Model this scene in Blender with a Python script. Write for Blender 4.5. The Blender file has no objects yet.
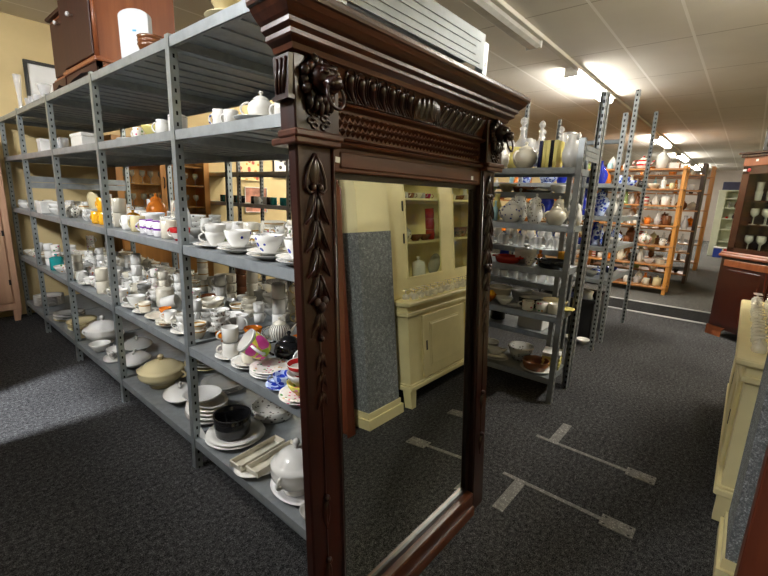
import bpy, math, random
from mathutils import Vector, Matrix, Euler
PI = math.pi
rnd = random.Random(7)
SC = bpy.context.scene
COL = SC.collection

# ------------------------------------------------------------------ mesh builder
class MB:
    def __init__(s): s.v=[]; s.f=[]; s.sm=[]
    def _add(s, vs, fs, smooth=False, M=None):
        o=len(s.v)
        s.v += [tuple(M @ Vector(p)) if M else tuple(p) for p in vs]
        s.f += [tuple(i+o for i in f) for f in fs]; s.sm += [smooth]*len(fs)
        return s
    def box(s, a, b, M=None):
        x0,x1=sorted((a[0],b[0])); y0,y1=sorted((a[1],b[1])); z0,z1=sorted((a[2],b[2]))
        return s._add([(x0,y0,z0),(x1,y0,z0),(x1,y1,z0),(x0,y1,z0),(x0,y0,z1),(x1,y0,z1),(x1,y1,z1),(x0,y1,z1)],
            [(3,2,1,0),(4,5,6,7),(0,1,5,4),(1,2,6,5),(2,3,7,6),(3,0,4,7)], False, M)
    def bbox(s, a, b, c=.004, M=None):           # box with chamfered vertical and top edges
        x0,x1=sorted((a[0],b[0])); y0,y1=sorted((a[1],b[1])); z0,z1=sorted((a[2],b[2]))
        c=min(c,(x1-x0)*.45,(y1-y0)*.45,(z1-z0)*.45)
        def ring(z,d): 
            e=c
            return [(x0+d+e,y0+d,z),(x1-d-e,y0+d,z),(x1-d,y0+d+e,z),(x1-d,y1-d-e,z),(x1-d-e,y1-d,z),(x0+d+e,y1-d,z),(x0+d,y1-d-e,z),(x0+d,y0+d+e,z)]
        vs=ring(z0,c*.7)+ring(z0+c,0)+ring(z1-c,0)+ring(z1,c*.7)
        fs=[tuple(range(7,-1,-1)),tuple(range(24,32))]
        for k in range(3):
            for i in range(8):
                j=(i+1)%8; fs.append((k*8+i,k*8+j,k*8+8+j,k*8+8+i))
        return s._add(vs,fs,False,M)
    def lathe(s, prof, seg=20, sx=1, sy=1, M=None, smooth=True):
        vs=[];fs=[];rings=[]
        for r,z in prof:
            if r<1e-6: rings.append([len(vs)]); vs.append((0,0,z))
            else:
                rings.append(list(range(len(vs),len(vs)+seg)))
                vs += [(r*sx*math.cos(2*PI*i/seg), r*sy*math.sin(2*PI*i/seg), z) for i in range(seg)]
        for a,b in zip(rings,rings[1:]):
            for i in range(seg):
                j=(i+1)%seg
                if len(a)==1 and len(b)==1: continue
                if len(a)==1: fs.append((a[0],b[j],b[i]))
                elif len(b)==1: fs.append((a[i],a[j],b[0]))
                else: fs.append((a[i],a[j],b[j],b[i]))
        return s._add(vs,fs,smooth,M)
    def tube(s, path, r, seg=8, M=None, flat=1.0, closed=False):
        P=[Vector(p) for p in path]; n=len(P)
        rs=r if isinstance(r,(list,tuple)) else [r]*n
        vs=[];fs=[]
        up=None
        for i in range(n):
            if closed: t=P[(i+1)%n]-P[i-1]
            else: t=P[min(i+1,n-1)]-P[max(i-1,0)]
            t.normalize()
            if up is None:
                up=Vector((0,1,0)) if abs(t.y)<.9 else Vector((1,0,0))
            u=(up-t*up.dot(t)).normalized(); w=t.cross(u); up=u
            for k in range(seg):
                a=2*PI*k/seg
                vs.append(P[i]+u*math.cos(a)*rs[i]*flat+w*math.sin(a)*rs[i])
        m=n if closed else n-1
        for i in range(m):
            for k in range(seg):
                l=(k+1)%seg; i2=(i+1)%n
                fs.append((i*seg+k,i*seg+l,i2*seg+l,i2*seg+k))
        if not closed:
            fs.append(tuple(range(seg-1,-1,-1))); fs.append(tuple(range((n-1)*seg,n*seg)))
        return s._add(vs,fs,True,M)
    def ball(s, c, r, seg=12, rings=8, M=None):
        rx,ry,rz = r if isinstance(r,(tuple,list)) else (r,r,r)
        T=Matrix.Translation(c) @ Matrix.Diagonal((rx,ry,rz,1))
        if M: T=M@T
        return s.lathe([(math.sin(PI*i/rings),-math.cos(PI*i/rings)) for i in range(rings+1)],seg,M=T)
    def prism(s, poly, a, b, axis=1, M=None):     # polygon extruded along an axis
        n=len(poly)
        def P(p,t):
            return (t,p[0],p[1]) if axis==0 else (p[0],t,p[1]) if axis==1 else (p[0],p[1],t)
        vs=[P(p,a) for p in poly]+[P(p,b) for p in poly]
        fs=[tuple(range(n)),tuple(range(2*n-1,n-1,-1))]+[(i,n+i,n+(i+1)%n,(i+1)%n) for i in range(n)]
        return s._add(vs,fs,False,M)
    def sweep_u(s, prof, xl, xr, yf, yb):
        """moulding profile (projection, height) swept round left return, front and right return"""
        vs=[];n=len(prof)
        for k in range(4):
            for p,z in prof:
                vs.append([(xl-p,yb,z),(xl-p,yf-p,z),(xr+p,yf-p,z),(xr+p,yb,z)][k])
        fs=[]
        for k in range(3):
            for i in range(n):
                j=(i+1)%n
                fs.append((k*n+i,k*n+j,(k+1)*n+j,(k+1)*n+i))
        fs.append(tuple(range(n))); fs.append(tuple(range(4*n-1,3*n-1,-1)))
        return s._add(vs,fs)
    def mesh(s, name):
        me=bpy.data.meshes.new(name); me.from_pydata(s.v,[],s.f)
        for p,q in zip(me.polygons,s.sm): p.use_smooth=q
        me.materials.append(None)
        import bmesh
        bm=bmesh.new(); bm.from_mesh(me); bmesh.ops.recalc_face_normals(bm,faces=bm.faces); bm.to_mesh(me); bm.free()
        me.update(); return me

def link(name, me, mat, parent=None, loc=(0,0,0), rot=(0,0,0)):
    o=bpy.data.objects.new(name, me); COL.objects.link(o)
    o.material_slots[0].link='OBJECT'; o.material_slots[0].material=mat
    o.location=loc; o.rotation_euler=rot
    if parent: o.parent=parent
    return o
def part(name, mb, mat, parent, loc=(0,0,0), rot=(0,0,0), label=None):
    o=link(name, mb.mesh(name), mat, parent, loc, rot)
    if label: o['label']=label
    return o
def thing(name, label, cat, loc=(0,0,0), rz=0, group=None):
    o=bpy.data.objects.new(name,None); COL.objects.link(o); o.empty_display_size=.05
    o.location=loc; o.rotation_euler=(0,0,rz); o['label']=label; o['category']=cat
    if group: o['group']=group
    return o
def single(name, mb, mat, label, cat, loc=(0,0,0), rot=(0,0,0), group=None):
    o=link(name, mb.mesh(name), mat, None, loc, rot); o['label']=label; o['category']=cat
    if group: o['group']=group
    return o
def struct(name, mb, mat, parent=None, loc=(0,0,0)):
    o=link(name, mb.mesh(name), mat, parent, loc)
    if not parent: o['kind']='structure'
    return o

# ------------------------------------------------------------------ materials
MATS={}
def base(name):
    m=bpy.data.materials.new(name); m.use_nodes=True; MATS[name]=m
    nt=m.node_tree; return m, nt, nt.nodes['Principled BSDF']
def N(nt,t,**k):
    n=nt.nodes.new(t)
    for a,b in k.items(): setattr(n,a,b)
    return n
def ramp(nt, fac, stops):
    r=N(nt,'ShaderNodeValToRGB'); e=r.color_ramp.elements
    while len(e)<len(stops): e.new(.5)
    for el,(p,c) in zip(e,stops): el.position=p; el.color=(*c,1) if len(c)==3 else c
    nt.links.new(fac,r.inputs[0]); return r.outputs[0]
def texco(nt, scale=(1,1,1), out='Object'):
    t=N(nt,'ShaderNodeTexCoord'); mp=N(nt,'ShaderNodeMapping'); mp.inputs['Scale'].default_value=scale
    nt.links.new(t.outputs[out],mp.inputs[0]); return mp.outputs[0]
def noise(nt, vec, scale, detail=4, rough=.55):
    n=N(nt,'ShaderNodeTexNoise'); n.inputs['Scale'].default_value=scale; n.inputs['Detail'].default_value=detail; n.inputs['Roughness'].default_value=rough
    nt.links.new(vec,n.inputs['Vector']); return n.outputs[0]
def bump(nt,b,h,strength=.2,dist=.01):
    bp=N(nt,'ShaderNodeBump'); bp.inputs['Strength'].default_value=strength; bp.inputs['Distance'].default_value=dist
    nt.links.new(h,bp.inputs['Height']); nt.links.new(bp.outputs[0],b.inputs['Normal'])
def plain(name,col,rough=.5,metal=0,var=.12,ns=8,coat=0,spec=.5):
    m,nt,b=base(name)
    c0=tuple(x*(1-var) for x in col); c1=tuple(min(1,x*(1+var)) for x in col)
    nt.links.new(ramp(nt,noise(nt,texco(nt),ns),[(.3,c0),(.7,c1)]),b.inputs['Base Color'])
    b.inputs['Roughness'].default_value=rough; b.inputs['Metallic'].default_value=metal
    b.inputs['Coat Weight'].default_value=coat; b.inputs['Specular IOR Level'].default_value=spec
    return m
def glaze(name,col,rough=.12,var=.18):            # glazed pottery, each piece a little lighter or darker
    m,nt,b=base(name)
    oi=N(nt,'ShaderNodeObjectInfo')
    c0=tuple(x*(1-var) for x in col)
    nt.links.new(ramp(nt,oi.outputs['Random'],[(0,c0),(1,col)]),b.inputs['Base Color'])
    b.inputs['Roughness'].default_value=rough
    return m
def pattern(name,bg,spots,scale=45,thr=.30,rough=.12):   # painted sprigs on glaze
    m,nt,b=base(name)
    oi=N(nt,'ShaderNodeObjectInfo'); tc=texco(nt)
    ad=N(nt,'ShaderNodeVectorMath',operation='ADD'); nt.links.new(tc,ad.inputs[0]); nt.links.new(oi.outputs['Random'],ad.inputs[1])
    v=N(nt,'ShaderNodeTexVoronoi'); v.inputs['Scale'].default_value=scale; nt.links.new(ad.outputs[0],v.inputs['Vector'])
    sep=N(nt,'ShaderNodeSeparateColor'); nt.links.new(v.outputs['Color'],sep.inputs[0])
    k=len(spots); st=[]
    for i,c in enumerate(spots): st.append((i/k,c))
    rr=N(nt,'ShaderNodeValToRGB'); rr.color_ramp.interpolation='CONSTANT'; e=rr.color_ramp.elements
    while len(e)<k: e.new(.5)
    for el,(p,c) in zip(e,st): el.position=p; el.color=(*c,1)
    if k==1: e[1].color=(*spots[0],1)
    nt.links.new(sep.outputs[0],rr.inputs[0])
    lt=N(nt,'ShaderNodeMath',operation='LESS_THAN'); lt.inputs[1].default_value=thr; nt.links.new(v.outputs['Distance'],lt.inputs[0])
    g2=N(nt,'ShaderNodeMath',operation='LESS_THAN'); g2.inputs[1].default_value=.62; nt.links.new(sep.outputs[1],g2.inputs[0])
    mu=N(nt,'ShaderNodeMath',operation='MULTIPLY'); nt.links.new(lt.outputs[0],mu.inputs[0]); nt.links.new(g2.outputs[0],mu.inputs[1])
    mx=N(nt,'ShaderNodeMix',data_type='RGBA'); mx.inputs['A'].default_value=(*bg,1)
    nt.links.new(mu.outputs[0],mx.inputs['Factor']); nt.links.new(rr.outputs[0],mx.inputs['B'])
    nt.links.new(mx.outputs['Result'],b.inputs['Base Color']); b.inputs['Roughness'].default_value=rough
    return m
def banded(name,bg,col,axis,period,width,off=0,rough=.15):   # painted bands or stripes in object space
    m,nt,b=base(name); tc=texco(nt); sp=N(nt,'ShaderNodeSeparateXYZ'); nt.links.new(tc,sp.inputs[0])
    src=sp.outputs[axis] if axis<3 else None
    if axis==3:
        at=N(nt,'ShaderNodeMath',operation='ARCTAN2'); nt.links.new(sp.outputs[1],at.inputs[0]); nt.links.new(sp.outputs[0],at.inputs[1]); src=at.outputs[0]
    ad=N(nt,'ShaderNodeMath',operation='ADD'); ad.inputs[1].default_value=off; nt.links.new(src,ad.inputs[0])
    pm=N(nt,'ShaderNodeMath',operation='PINGPONG'); pm.inputs[1].default_value=period/2; nt.links.new(ad.outputs[0],pm.inputs[0])
    lt=N(nt,'ShaderNodeMath',operation='LESS_THAN'); lt.inputs[1].default_value=width/2; nt.links.new(pm.outputs[0],lt.inputs[0])
    mx=N(nt,'ShaderNodeMix',data_type='RGBA'); mx.inputs['A'].default_value=(*bg,1); mx.inputs['B'].default_value=(*col,1)
    nt.links.new(lt.outputs[0],mx.inputs['Factor']); nt.links.new(mx.outputs['Result'],b.inputs['Base Color']); b.inputs['Roughness'].default_value=rough
    return m
def wood(name,dark,light,rough=.35,axis=2,scale=1.0,coat=.3,bumps=.1):
    m,nt,b=base(name); s=[22,22,22]; s[axis]=1.6
    tc=texco(nt,tuple(x*scale for x in s))
    n1=noise(nt,tc,1.0,6,.6)
    nt.links.new(ramp(nt,n1,[(.25,dark),(.55,tuple((a+b2)/2 for a,b2 in zip(dark,light))),(.8,light)]),b.inputs['Base Color'])
    b.inputs['Roughness'].default_value=rough; b.inputs['Coat Weight'].default_value=coat; b.inputs['Coat Roughness'].default_value=.2
    bump(nt,b,n1,bumps,.004); return m
def thin(name,tint,refl,ior,rough,body,bodycol):
    m=bpy.data.materials.new(name); m.use_nodes=True; nt=m.node_tree; nt.nodes.remove(nt.nodes['Principled BSDF']); out=nt.nodes['Material Output']; MATS[name]=m
    tr=N(nt,'ShaderNodeBsdfTransparent'); tr.inputs[0].default_value=(*tint,1); gl=N(nt,'ShaderNodeBsdfGlossy'); gl.inputs['Roughness'].default_value=rough
    fr=N(nt,'ShaderNodeFresnel'); fr.inputs[0].default_value=ior; ge=N(nt,'ShaderNodeNewGeometry')
    sb=N(nt,'ShaderNodeMath',operation='SUBTRACT'); sb.inputs[0].default_value=refl; nt.links.new(ge.outputs['Backfacing'],sb.inputs[1]); sb.use_clamp=True
    mu=N(nt,'ShaderNodeMath',operation='MULTIPLY',use_clamp=True); nt.links.new(fr.outputs[0],mu.inputs[0]); nt.links.new(sb.outputs[0],mu.inputs[1])
    mx=N(nt,'ShaderNodeMixShader'); nt.links.new(mu.outputs[0],mx.inputs[0]); nt.links.new(tr.outputs[0],mx.inputs[1]); nt.links.new(gl.outputs[0],mx.inputs[2])
    if body>0:
        di=N(nt,'ShaderNodeBsdfDiffuse'); di.inputs[0].default_value=(*bodycol,1); m2=N(nt,'ShaderNodeMixShader'); m2.inputs[0].default_value=body
        nt.links.new(mx.outputs[0],m2.inputs[1]); nt.links.new(di.outputs[0],m2.inputs[2]); mx=m2
    nt.links.new(mx.outputs[0],out.inputs[0]); return m
def glass(name,col=(1,1,1),rough=.03):
    return thin(name,tuple(.86+.14*c if min(col)>.9 else c for c in col),1.0,2.0,rough,.26,tuple(min(1,c) for c in col))
def pane_glass(name,tint=(1,1,1)): return thin(name,tint,1.0,1.45,.02,0,tint)
def emit(name,col,strength):
    m,nt,b=base(name); b.inputs['Base Color'].default_value=(*col,1); b.inputs['Emission Color'].default_value=(*col,1); b.inputs['Emission Strength'].default_value=strength; return m
def slotted(name,col,metal=.75,rough=.42,axis=0,sw=.0048,sl=.009):          # galvanised angle with a line of punched slots
    m,nt,b=base(name); tc=texco(nt); sp=N(nt,'ShaderNodeSeparateXYZ'); nt.links.new(tc,sp.inputs[0])
    n1=noise(nt,tc,14,4)
    c=ramp(nt,n1,[(.3,tuple(x*.8 for x in col)),(.7,tuple(min(1,x*1.15) for x in col))])
    ab=N(nt,'ShaderNodeMath',operation='ABSOLUTE'); nt.links.new(sp.outputs[axis if axis<3 else 0],ab.inputs[0])
    if axis==3:
        ay=N(nt,'ShaderNodeMath',operation='ABSOLUTE'); nt.links.new(sp.outputs[1],ay.inputs[0])
        mn=N(nt,'ShaderNodeMath',operation='MINIMUM'); nt.links.new(ab.outputs[0],mn.inputs[0]); nt.links.new(ay.outputs[0],mn.inputs[1]); ab=mn
    l1=N(nt,'ShaderNodeMath',operation='LESS_THAN'); l1.inputs[1].default_value=sw; nt.links.new(ab.outputs[0],l1.inputs[0])
    pp=N(nt,'ShaderNodeMath',operation='PINGPONG'); pp.inputs[1].default_value=.025; nt.links.new(sp.outputs[2],pp.inputs[0])
    l2=N(nt,'ShaderNodeMath',operation='LESS_THAN'); l2.inputs[1].default_value=sl; nt.links.new(pp.outputs[0],l2.inputs[0])
    mu=N(nt,'ShaderNodeMath',operation='MULTIPLY'); nt.links.new(l1.outputs[0],mu.inputs[0]); nt.links.new(l2.outputs[0],mu.inputs[1])
    mx=N(nt,'ShaderNodeMix',data_type='RGBA'); mx.inputs['B'].default_value=(.006,.006,.006,1)
    nt.links.new(c,mx.inputs['A']); nt.links.new(mu.outputs[0],mx.inputs['Factor']); nt.links.new(mx.outputs['Result'],b.inputs['Base Color'])
    b.inputs['Metallic'].default_value=metal; b.inputs['Roughness'].default_value=rough; return m

G=dict(
 white=glaze('white_glaze',(.82,.81,.77)), ivory=glaze('ivory_glaze',(.78,.73,.60)), cream=glaze('cream_glaze',(.72,.62,.36)),
 grey=glaze('grey_glaze',(.42,.42,.39)), yellow=glaze('yellow_glaze',(.85,.42,.02)), amber=glaze('amber_glaze',(.62,.17,.005)),
 black=glaze('black_glaze',(.012,.012,.013),.08), cobalt=glaze('cobalt_glaze',(.012,.03,.48)), red=glaze('red_glaze',(.42,.025,.012)),
 teal=glaze('teal_glaze',(.02,.30,.30)), brown=glaze('brown_glaze',(.16,.055,.02)), green=glaze('green_glaze',(.22,.30,.10)),
 sky=glaze('pale_blue_glaze',(.38,.62,.68)), navy=glaze('navy_glaze',(.008,.012,.06)), orange=glaze('orange_glaze',(.72,.20,.02)),
 lemon=glaze('lemon_glaze',(.78,.68,.22)),
 bflower=pattern('blue_sprig',(.82,.81,.78),[(.03,.04,.35),(.05,.08,.30)],38,.30),
 pflower=pattern('pink_sprig',(.82,.79,.74),[(.6,.06,.18),(.10,.28,.08),(.7,.35,.05)],40,.33),
 gflower=pattern('grey_sprig',(.78,.77,.72),[(.12,.12,.12),(.25,.22,.18)],45,.33),
 blueware=pattern('blue_and_white',(.48,.58,.82),[(.02,.05,.45),(.04,.10,.5),(.02,.03,.30)],34,.58),
 rainbow=pattern('rainbow_print',(.78,.66,.10),[(.75,.08,.35),(.45,.22,.03),(.30,.45,.03),(.75,.08,.35),(.78,.70,.30)],26,.9),
 stripe=banded('dark_stripe',(.74,.72,.64),(.07,.06,.05),3,.26,.09),
 redband=banded('red_band',(.80,.76,.70),(.42,.02,.02),2,.05,.022,.0),
 goldrim=banded('gold_band',(.78,.74,.62),(.45,.25,.05),2,.06,.008,.012),
 bluerim=banded('purple_rim',(.80,.79,.80),(.18,.02,.32),2,.05,.012,.004),
)
PATLOOK=dict(white='white',ivory='ivory',cream='cream',grey='grey',yellow='yellow',amber='amber',black='black',cobalt='cobalt blue',red='red',teal='teal',brown='brown',green='green',
 sky='pale blue',navy='navy',orange='orange',lemon='lemon yellow',bflower='blue-sprigged',pflower='pink-sprigged',gflower='grey-sprigged',blueware='blue-and-white',rainbow='bright-printed',stripe='dark-striped',redband='red-banded',goldrim='gold-banded',bluerim='purple-rimmed')
CRYS=glass('clear_glass'); AMBG=glass('amber_glass',(.9,.42,.08)); BLUG=glass('blue_glass',(.1,.2,.9)); GRNG=glass('green_glass',(.6,.85,.5))
GALV=plain('galvanised_shelf',(.34,.37,.385),.42,.55,.14,18); GALVB=plain('galvanised_panel',(.22,.245,.255),.5,.5,.10,10)
POST=slotted('galvanised_post',(.36,.40,.41)); POSTD=slotted('dark_post',(.07,.075,.075),.5,.5); POSTY=slotted('grey_rack_post',(.33,.35,.35),.6,.45,0,.0075,.013)
POSTT=slotted('slotted_angle',(.36,.38,.38),.6,.45,3,.0075,.012)
DKSHELF=plain('dark_steel',(.05,.05,.05),.5,.3)
CARVE=wood('carved_walnut',(.005,.0011,.0007),(.044,.0085,.0042),.30,2,1,.15,.12)
CARVEX=wood('carved_walnut_lit',(.020,.0055,.003),(.150,.045,.019),.30,0,1,.15,.12)  # lighter copy of the walnut, front light painted into rails and frieze
MAHOG=wood('mahogany',(.018,.0035,.002),(.085,.014,.006),.22,2,.8,.5,.05)
REDWOOD=wood('red_stained_wood',(.07,.014,.006),(.15,.034,.013),.45,2,.8,.1,.05)
CHERRY=wood('cherry_wood',(.20,.05,.016),(.40,.125,.042),.38,2,.7,.2,.05); CHERRYD=wood('dark_cherry',(.028,.0065,.0035),(.065,.016,.008),.55,2,.7,.0,.05)  # the darker copy paints shade onto the front of the top cupboard
OAK=wood('honey_oak',(.50,.21,.045),(.78,.37,.085),.42,2,.6,.1,.05); OAKY=wood('honey_oak_board',(.30,.12,.03),(.52,.23,.06),.42,1,.6,.1,.05)
PINE=wood('pale_pine',(.42,.23,.14),(.62,.38,.24),.55,2,.5,0,.05); DKWOOD=wood('dark_stained_wood',(.03,.014,.007),(.09,.042,.02),.5,2,.7,.1,.05)
PAINT=plain('cream_paint',(.80,.70,.37),.42,0,.05,6); PAINTW=plain('pale_green_paint',(.62,.66,.50),.5,0,.05,6)
GOLDM=plain('brass',(.6,.36,.10),.3,.9); BLKM=plain('black_iron',(.012,.011,.010),.45,.2); WPLAST=plain('white_plastic',(.48,.50,.51),.35,0,.02)
BLKP=plain('black_plastic',(.010,.010,.011),.35,0,.02); PAPER=plain('white_paper',(.85,.85,.82),.8,0,.03); BLUEP=plain('blue_plastic',(.02,.05,.32),.4,0,.05); REDP=plain('red_plastic',(.5,.03,.03),.4,0,.05)
CARD=plain('cardboard',(.30,.19,.10),.8,0,.1)
CHROME=plain('bright_metal',(.7,.7,.7),.2,1,.03)

def carpet(name,dark,light,scale=170):
    m,nt,b=base(name); tc=texco(nt)
    n1=noise(nt,tc,scale,3,.8); n2=noise(nt,tc,scale*.28,2,.5); n3=noise(nt,tc,1.3,3)
    a=N(nt,'ShaderNodeMath',operation='MULTIPLY_ADD'); a.inputs[1].default_value=.35; nt.links.new(n2,a.inputs[0]); nt.links.new(n1,a.inputs[2])
    a2=N(nt,'ShaderNodeMath',operation='MULTIPLY_ADD'); a2.inputs[1].default_value=.12; nt.links.new(n3,a2.inputs[0]); nt.links.new(a.outputs[0],a2.inputs[2])
    nt.links.new(ramp(nt,a2.outputs[0],[(.60,dark),(.78,tuple((p+q)*.30 for p,q in zip(dark,light))),(.95,light)]),b.inputs['Base Color'])
    b.inputs['Roughness'].default_value=.95; b.inputs['Specular IOR Level'].default_value=.1
    bump(nt,b,a2.outputs[0],.6,.01); return m
CARPET=carpet('speckled_carpet',(.0010,.0010,.0012),(.21,.21,.215))
CARPETP=carpet('pillar_carpet',(.13,.14,.138),(.62,.65,.64),140)
PLATE=carpet('hammered_grey_plate',(.17,.17,.16),(.62,.60,.57),150)
def wallpaint(name,col):
    return plain(name,col,.85,0,.06,2.5,0,.2)
WALLY=wallpaint('yellow_wall',(.66,.52,.27)); WALLG=wallpaint('grey_wall',(.46,.41,.37)); WALLC=wallpaint('cream_wall',(.78,.69,.40))
def ceiling_mat():
    m,nt,b=base('ceiling_tiles'); tc=texco(nt); sp=N(nt,'ShaderNodeSeparateXYZ'); nt.links.new(tc,sp.inputs[0])
    def lines(ax,period,off,w):
        ad=N(nt,'ShaderNodeMath',operation='ADD'); ad.inputs[1].default_value=off; nt.links.new(sp.outputs[ax],ad.inputs[0])
        pp=N(nt,'ShaderNodeMath',operation='PINGPONG'); pp.inputs[1].default_value=period/2; nt.links.new(ad.outputs[0],pp.inputs[0])
        lt=N(nt,'ShaderNodeMath',operation='LESS_THAN'); lt.inputs[1].default_value=w/2; nt.links.new(pp.outputs[0],lt.inputs[0]); return lt.outputs[0]
    l1=lines(1,.66,-.763+6.6,.028); l2=lines(0,1.43,-4.42+14.3,.016)
    n1=noise(nt,tc,1.1,3)
    c=ramp(nt,n1,[(.3,(.66,.63,.57)),(.7,(.74,.71,.65))])
    m1=N(nt,'ShaderNodeMix',data_type='RGBA'); m1.inputs['B'].default_value=(.42,.38,.33,1); nt.links.new(c,m1.inputs['A']); nt.links.new(l2,m1.inputs['Factor'])
    m2=N(nt,'ShaderNodeMix',data_type='RGBA'); m2.inputs['B'].default_value=(.86,.84,.80,1); nt.links.new(m1.outputs['Result'],m2.inputs['A']); nt.links.new(l1,m2.inputs['Factor'])
    nt.links.new(m2.outputs['Result'],b.inputs['Base Color']); b.inputs['Roughness'].default_value=.9; b.inputs['Specular IOR Level'].default_value=.15
    return m
CEIL=ceiling_mat()
def mirror_mat():
    m,nt,b=base('old_mirror'); b.inputs['Metallic'].default_value=1; b.inputs['Base Color'].default_value=(.90,.91,.82,1); b.inputs['Roughness'].default_value=.0
    return m
MIRR=mirror_mat()

# ------------------------------------------------------------------ the setting
ZC=3.33
struct('floor',MB().box((-3.6,-3.2,-.06),(27,6.6,0)),CARPET)
struct('ceiling',MB().box((-3.6,-3.2,ZC),(27,6.6,ZC+.08)),CEIL)
struct('wall_back',MB().box((-3.6,6.46,0),(27,6.6,ZC)),WALLY)
struct('wall_far',MB().box((26,-3.2,0),(26.2,6.46,ZC)),WALLG)
struct('wall_front',MB().box((-3.6,-3.2,0),(27,-3.05,ZC)),WALLC)
WALLD=wallpaint('low_bounce_wall',(.09,.07,.05))  # dark colour made up to cut bounce from walls out of view
struct('wall_left',MB().box((-3.6,-3.2,0),(-3.5,6.6,ZC)),WALLD)
struct('added_light_baffle',MB().box((-1.15,-1.0,0),(-1.0,3.26,2.45)).box((-1.15,3.56,0),(-1.0,6.46,2.45)).box((-1.15,3.26,1.53),(-1.0,3.56,2.45)),WALLD)  # added out of view, its gap shapes the lit band on the carpet
struct('trim_1',MB().bbox((-3.5,2.02,ZC-.045),(26,2.09,ZC-.001),.006),wallpaint('duct_white',(.62,.59,.53)))
for k,x in enumerate((7.12,7.94)):
    struct('trim_%d'%(k+2),MB().bbox((x-.03,-.6,.001),(x+.03,6.0,.010),.003),plain('edge_strip_%d'%k,(.55,.55,.54),.4,.5))
struct('floor_2',MB().box((7.16,-.6,.0005),(7.90,6.0,.004)),carpet('dark_step_carpet',(.012,.012,.012),(.055,.055,.058)))
struct('floor_3',MB().box((7.98,-3.0,.0005),(25.9,6.4,.003)),carpet('brightened_far_carpet',(.03,.03,.029),(.40,.39,.37)))  # paler carpet past the strips, lamplight partly put into its colour
# pillar: painted above, carpet below, cream skirting
pil=struct('wall_pillar',MB().box((2.10,-.75,1.43),(2.44,-.165,ZC)),WALLC)
part('carpet_facing',MB().box((2.095,-.755,0),(2.445,-.158,1.43)),CARPETP,pil)
part('skirting',MB().box((2.085,-.765,0),(2.455,-.148,.12)).box((2.070,-.78,0),(2.470,-.135,.075)),PAINT,pil)
struct('wall_return',MB().box((2.46,-.80,0),(4.4,-.72,2.2)),WALLC)

# ------------------------------------------------------------------ lamps
TUBE=emit('lit_diffuser',(1,.955,.86),95); OFFT=plain('unlit_diffuser',(.42,.42,.40),.35)
HOUS=plain('lamp_housing',(.70,.69,.66),.45)
def lamp(x0,x1,y,label,lit=True,along='x',z=ZC,strength=None,w=.085):
    L=(x1-x0)/2
    t=thing('ceiling_light',label,'ceiling light',((x0+x1)/2,y,z),0 if along=='x' else PI/2,'fluorescent ceiling lights')
    hz=-.05
    part('housing',MB().prism([(-w*.55,0),(-w*1.0,hz+.010),(w*1.0,hz+.010),(w*.55,0)],-L,L,0),HOUS,t)
    part('end_cap',MB().bbox((-L-.03,-w-.004,-.12),(-L,w+.004,-.0),.006),HOUS,t); part('end_cap',MB().bbox((L,-w-.004,-.12),(L+.03,w+.004,-.0),.006),HOUS,t)
    part('diffuser',MB().prism([(-w*.7,hz+.012),(-w,hz-.01),(-w*.95,hz-.045),(-w*.5,hz-.07),(w*.5,hz-.07),(w*.95,hz-.045),(w,hz-.01),(w*.7,hz+.012)],-L,L,0),(TUBE if strength is None else strength) if lit else OFFT,t)
    return t
lamp(3.05,4.95,2.14,'unlit strip light on the ceiling above the carved mirror',False)
lamp(6.28,8.15,2.14,'bright lit strip light beyond the unlit one over the aisle')
lamp(13.0,15.0,2.14,'lit strip light over the first wooden rack')
lamp(17.5,19.5,2.14,'lit strip light by the far white cabinet')
lamp(22,24,2.14,'lit strip light nearest to the far grey wall')
AISLE=emit('lit_aisle_diffuser',(1,.97,.91),20)
lamp(-.85+.2,1.05,1.55,'lit strip light over the porcelain rack aisle',True,'y',ZC,AISLE)
BACK_FILL=emit('added_back_diffuser',(1,.93,.80),75)
lamp(4.4,6.2,5.2,'lit strip light before the framed prints on the yellow wall',True,'x',ZC,BACK_FILL)  # made-up fill lamp, kept out of sight, brightens the back wall
lamp(3.85,4.8,-.45,'lit strip light above the cream hutch',True,'x',ZC,emit('lit_hutch_diffuser',(1,.95,.86),165))
LEFTL=emit('lit_left_diffuser',(.97,.98,1),360)
lamp(-2.15,-1.45,3.27,'lit strip light left of the porcelain rack, over the next aisle',True,'x',ZC,LEFTL)
lamp(-2.15,-1.45,2.2,'lit strip light beside the viewpoint, over the next aisle',True,'x',ZC,LEFTL)

pl=bpy.data.lights.new('next_aisle_spot','SPOT'); pl.energy=1500; pl.shadow_soft_size=.035; pl.color=(.93,.96,1); pl.spot_size=math.radians(48); pl.spot_blend=.3  # added unseen spot, shines through the gap to make the floor band
po=bpy.data.objects.new('next_aisle_spot',pl); COL.objects.link(po); po.location=(-1.78,3.275,2.0); po.rotation_euler=(Vector((.25,3.62,0))-Vector((-1.78,3.275,2.0))).to_track_quat('-Z','Y').to_euler()
lamp(2.6,4.2,-2.2,'lit strip light behind the cream hutch',True,'x',ZC,emit('added_rear_diffuser',(1,.95,.86),90))  # extra lamp out of view, put in to brighten the ceiling
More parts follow.
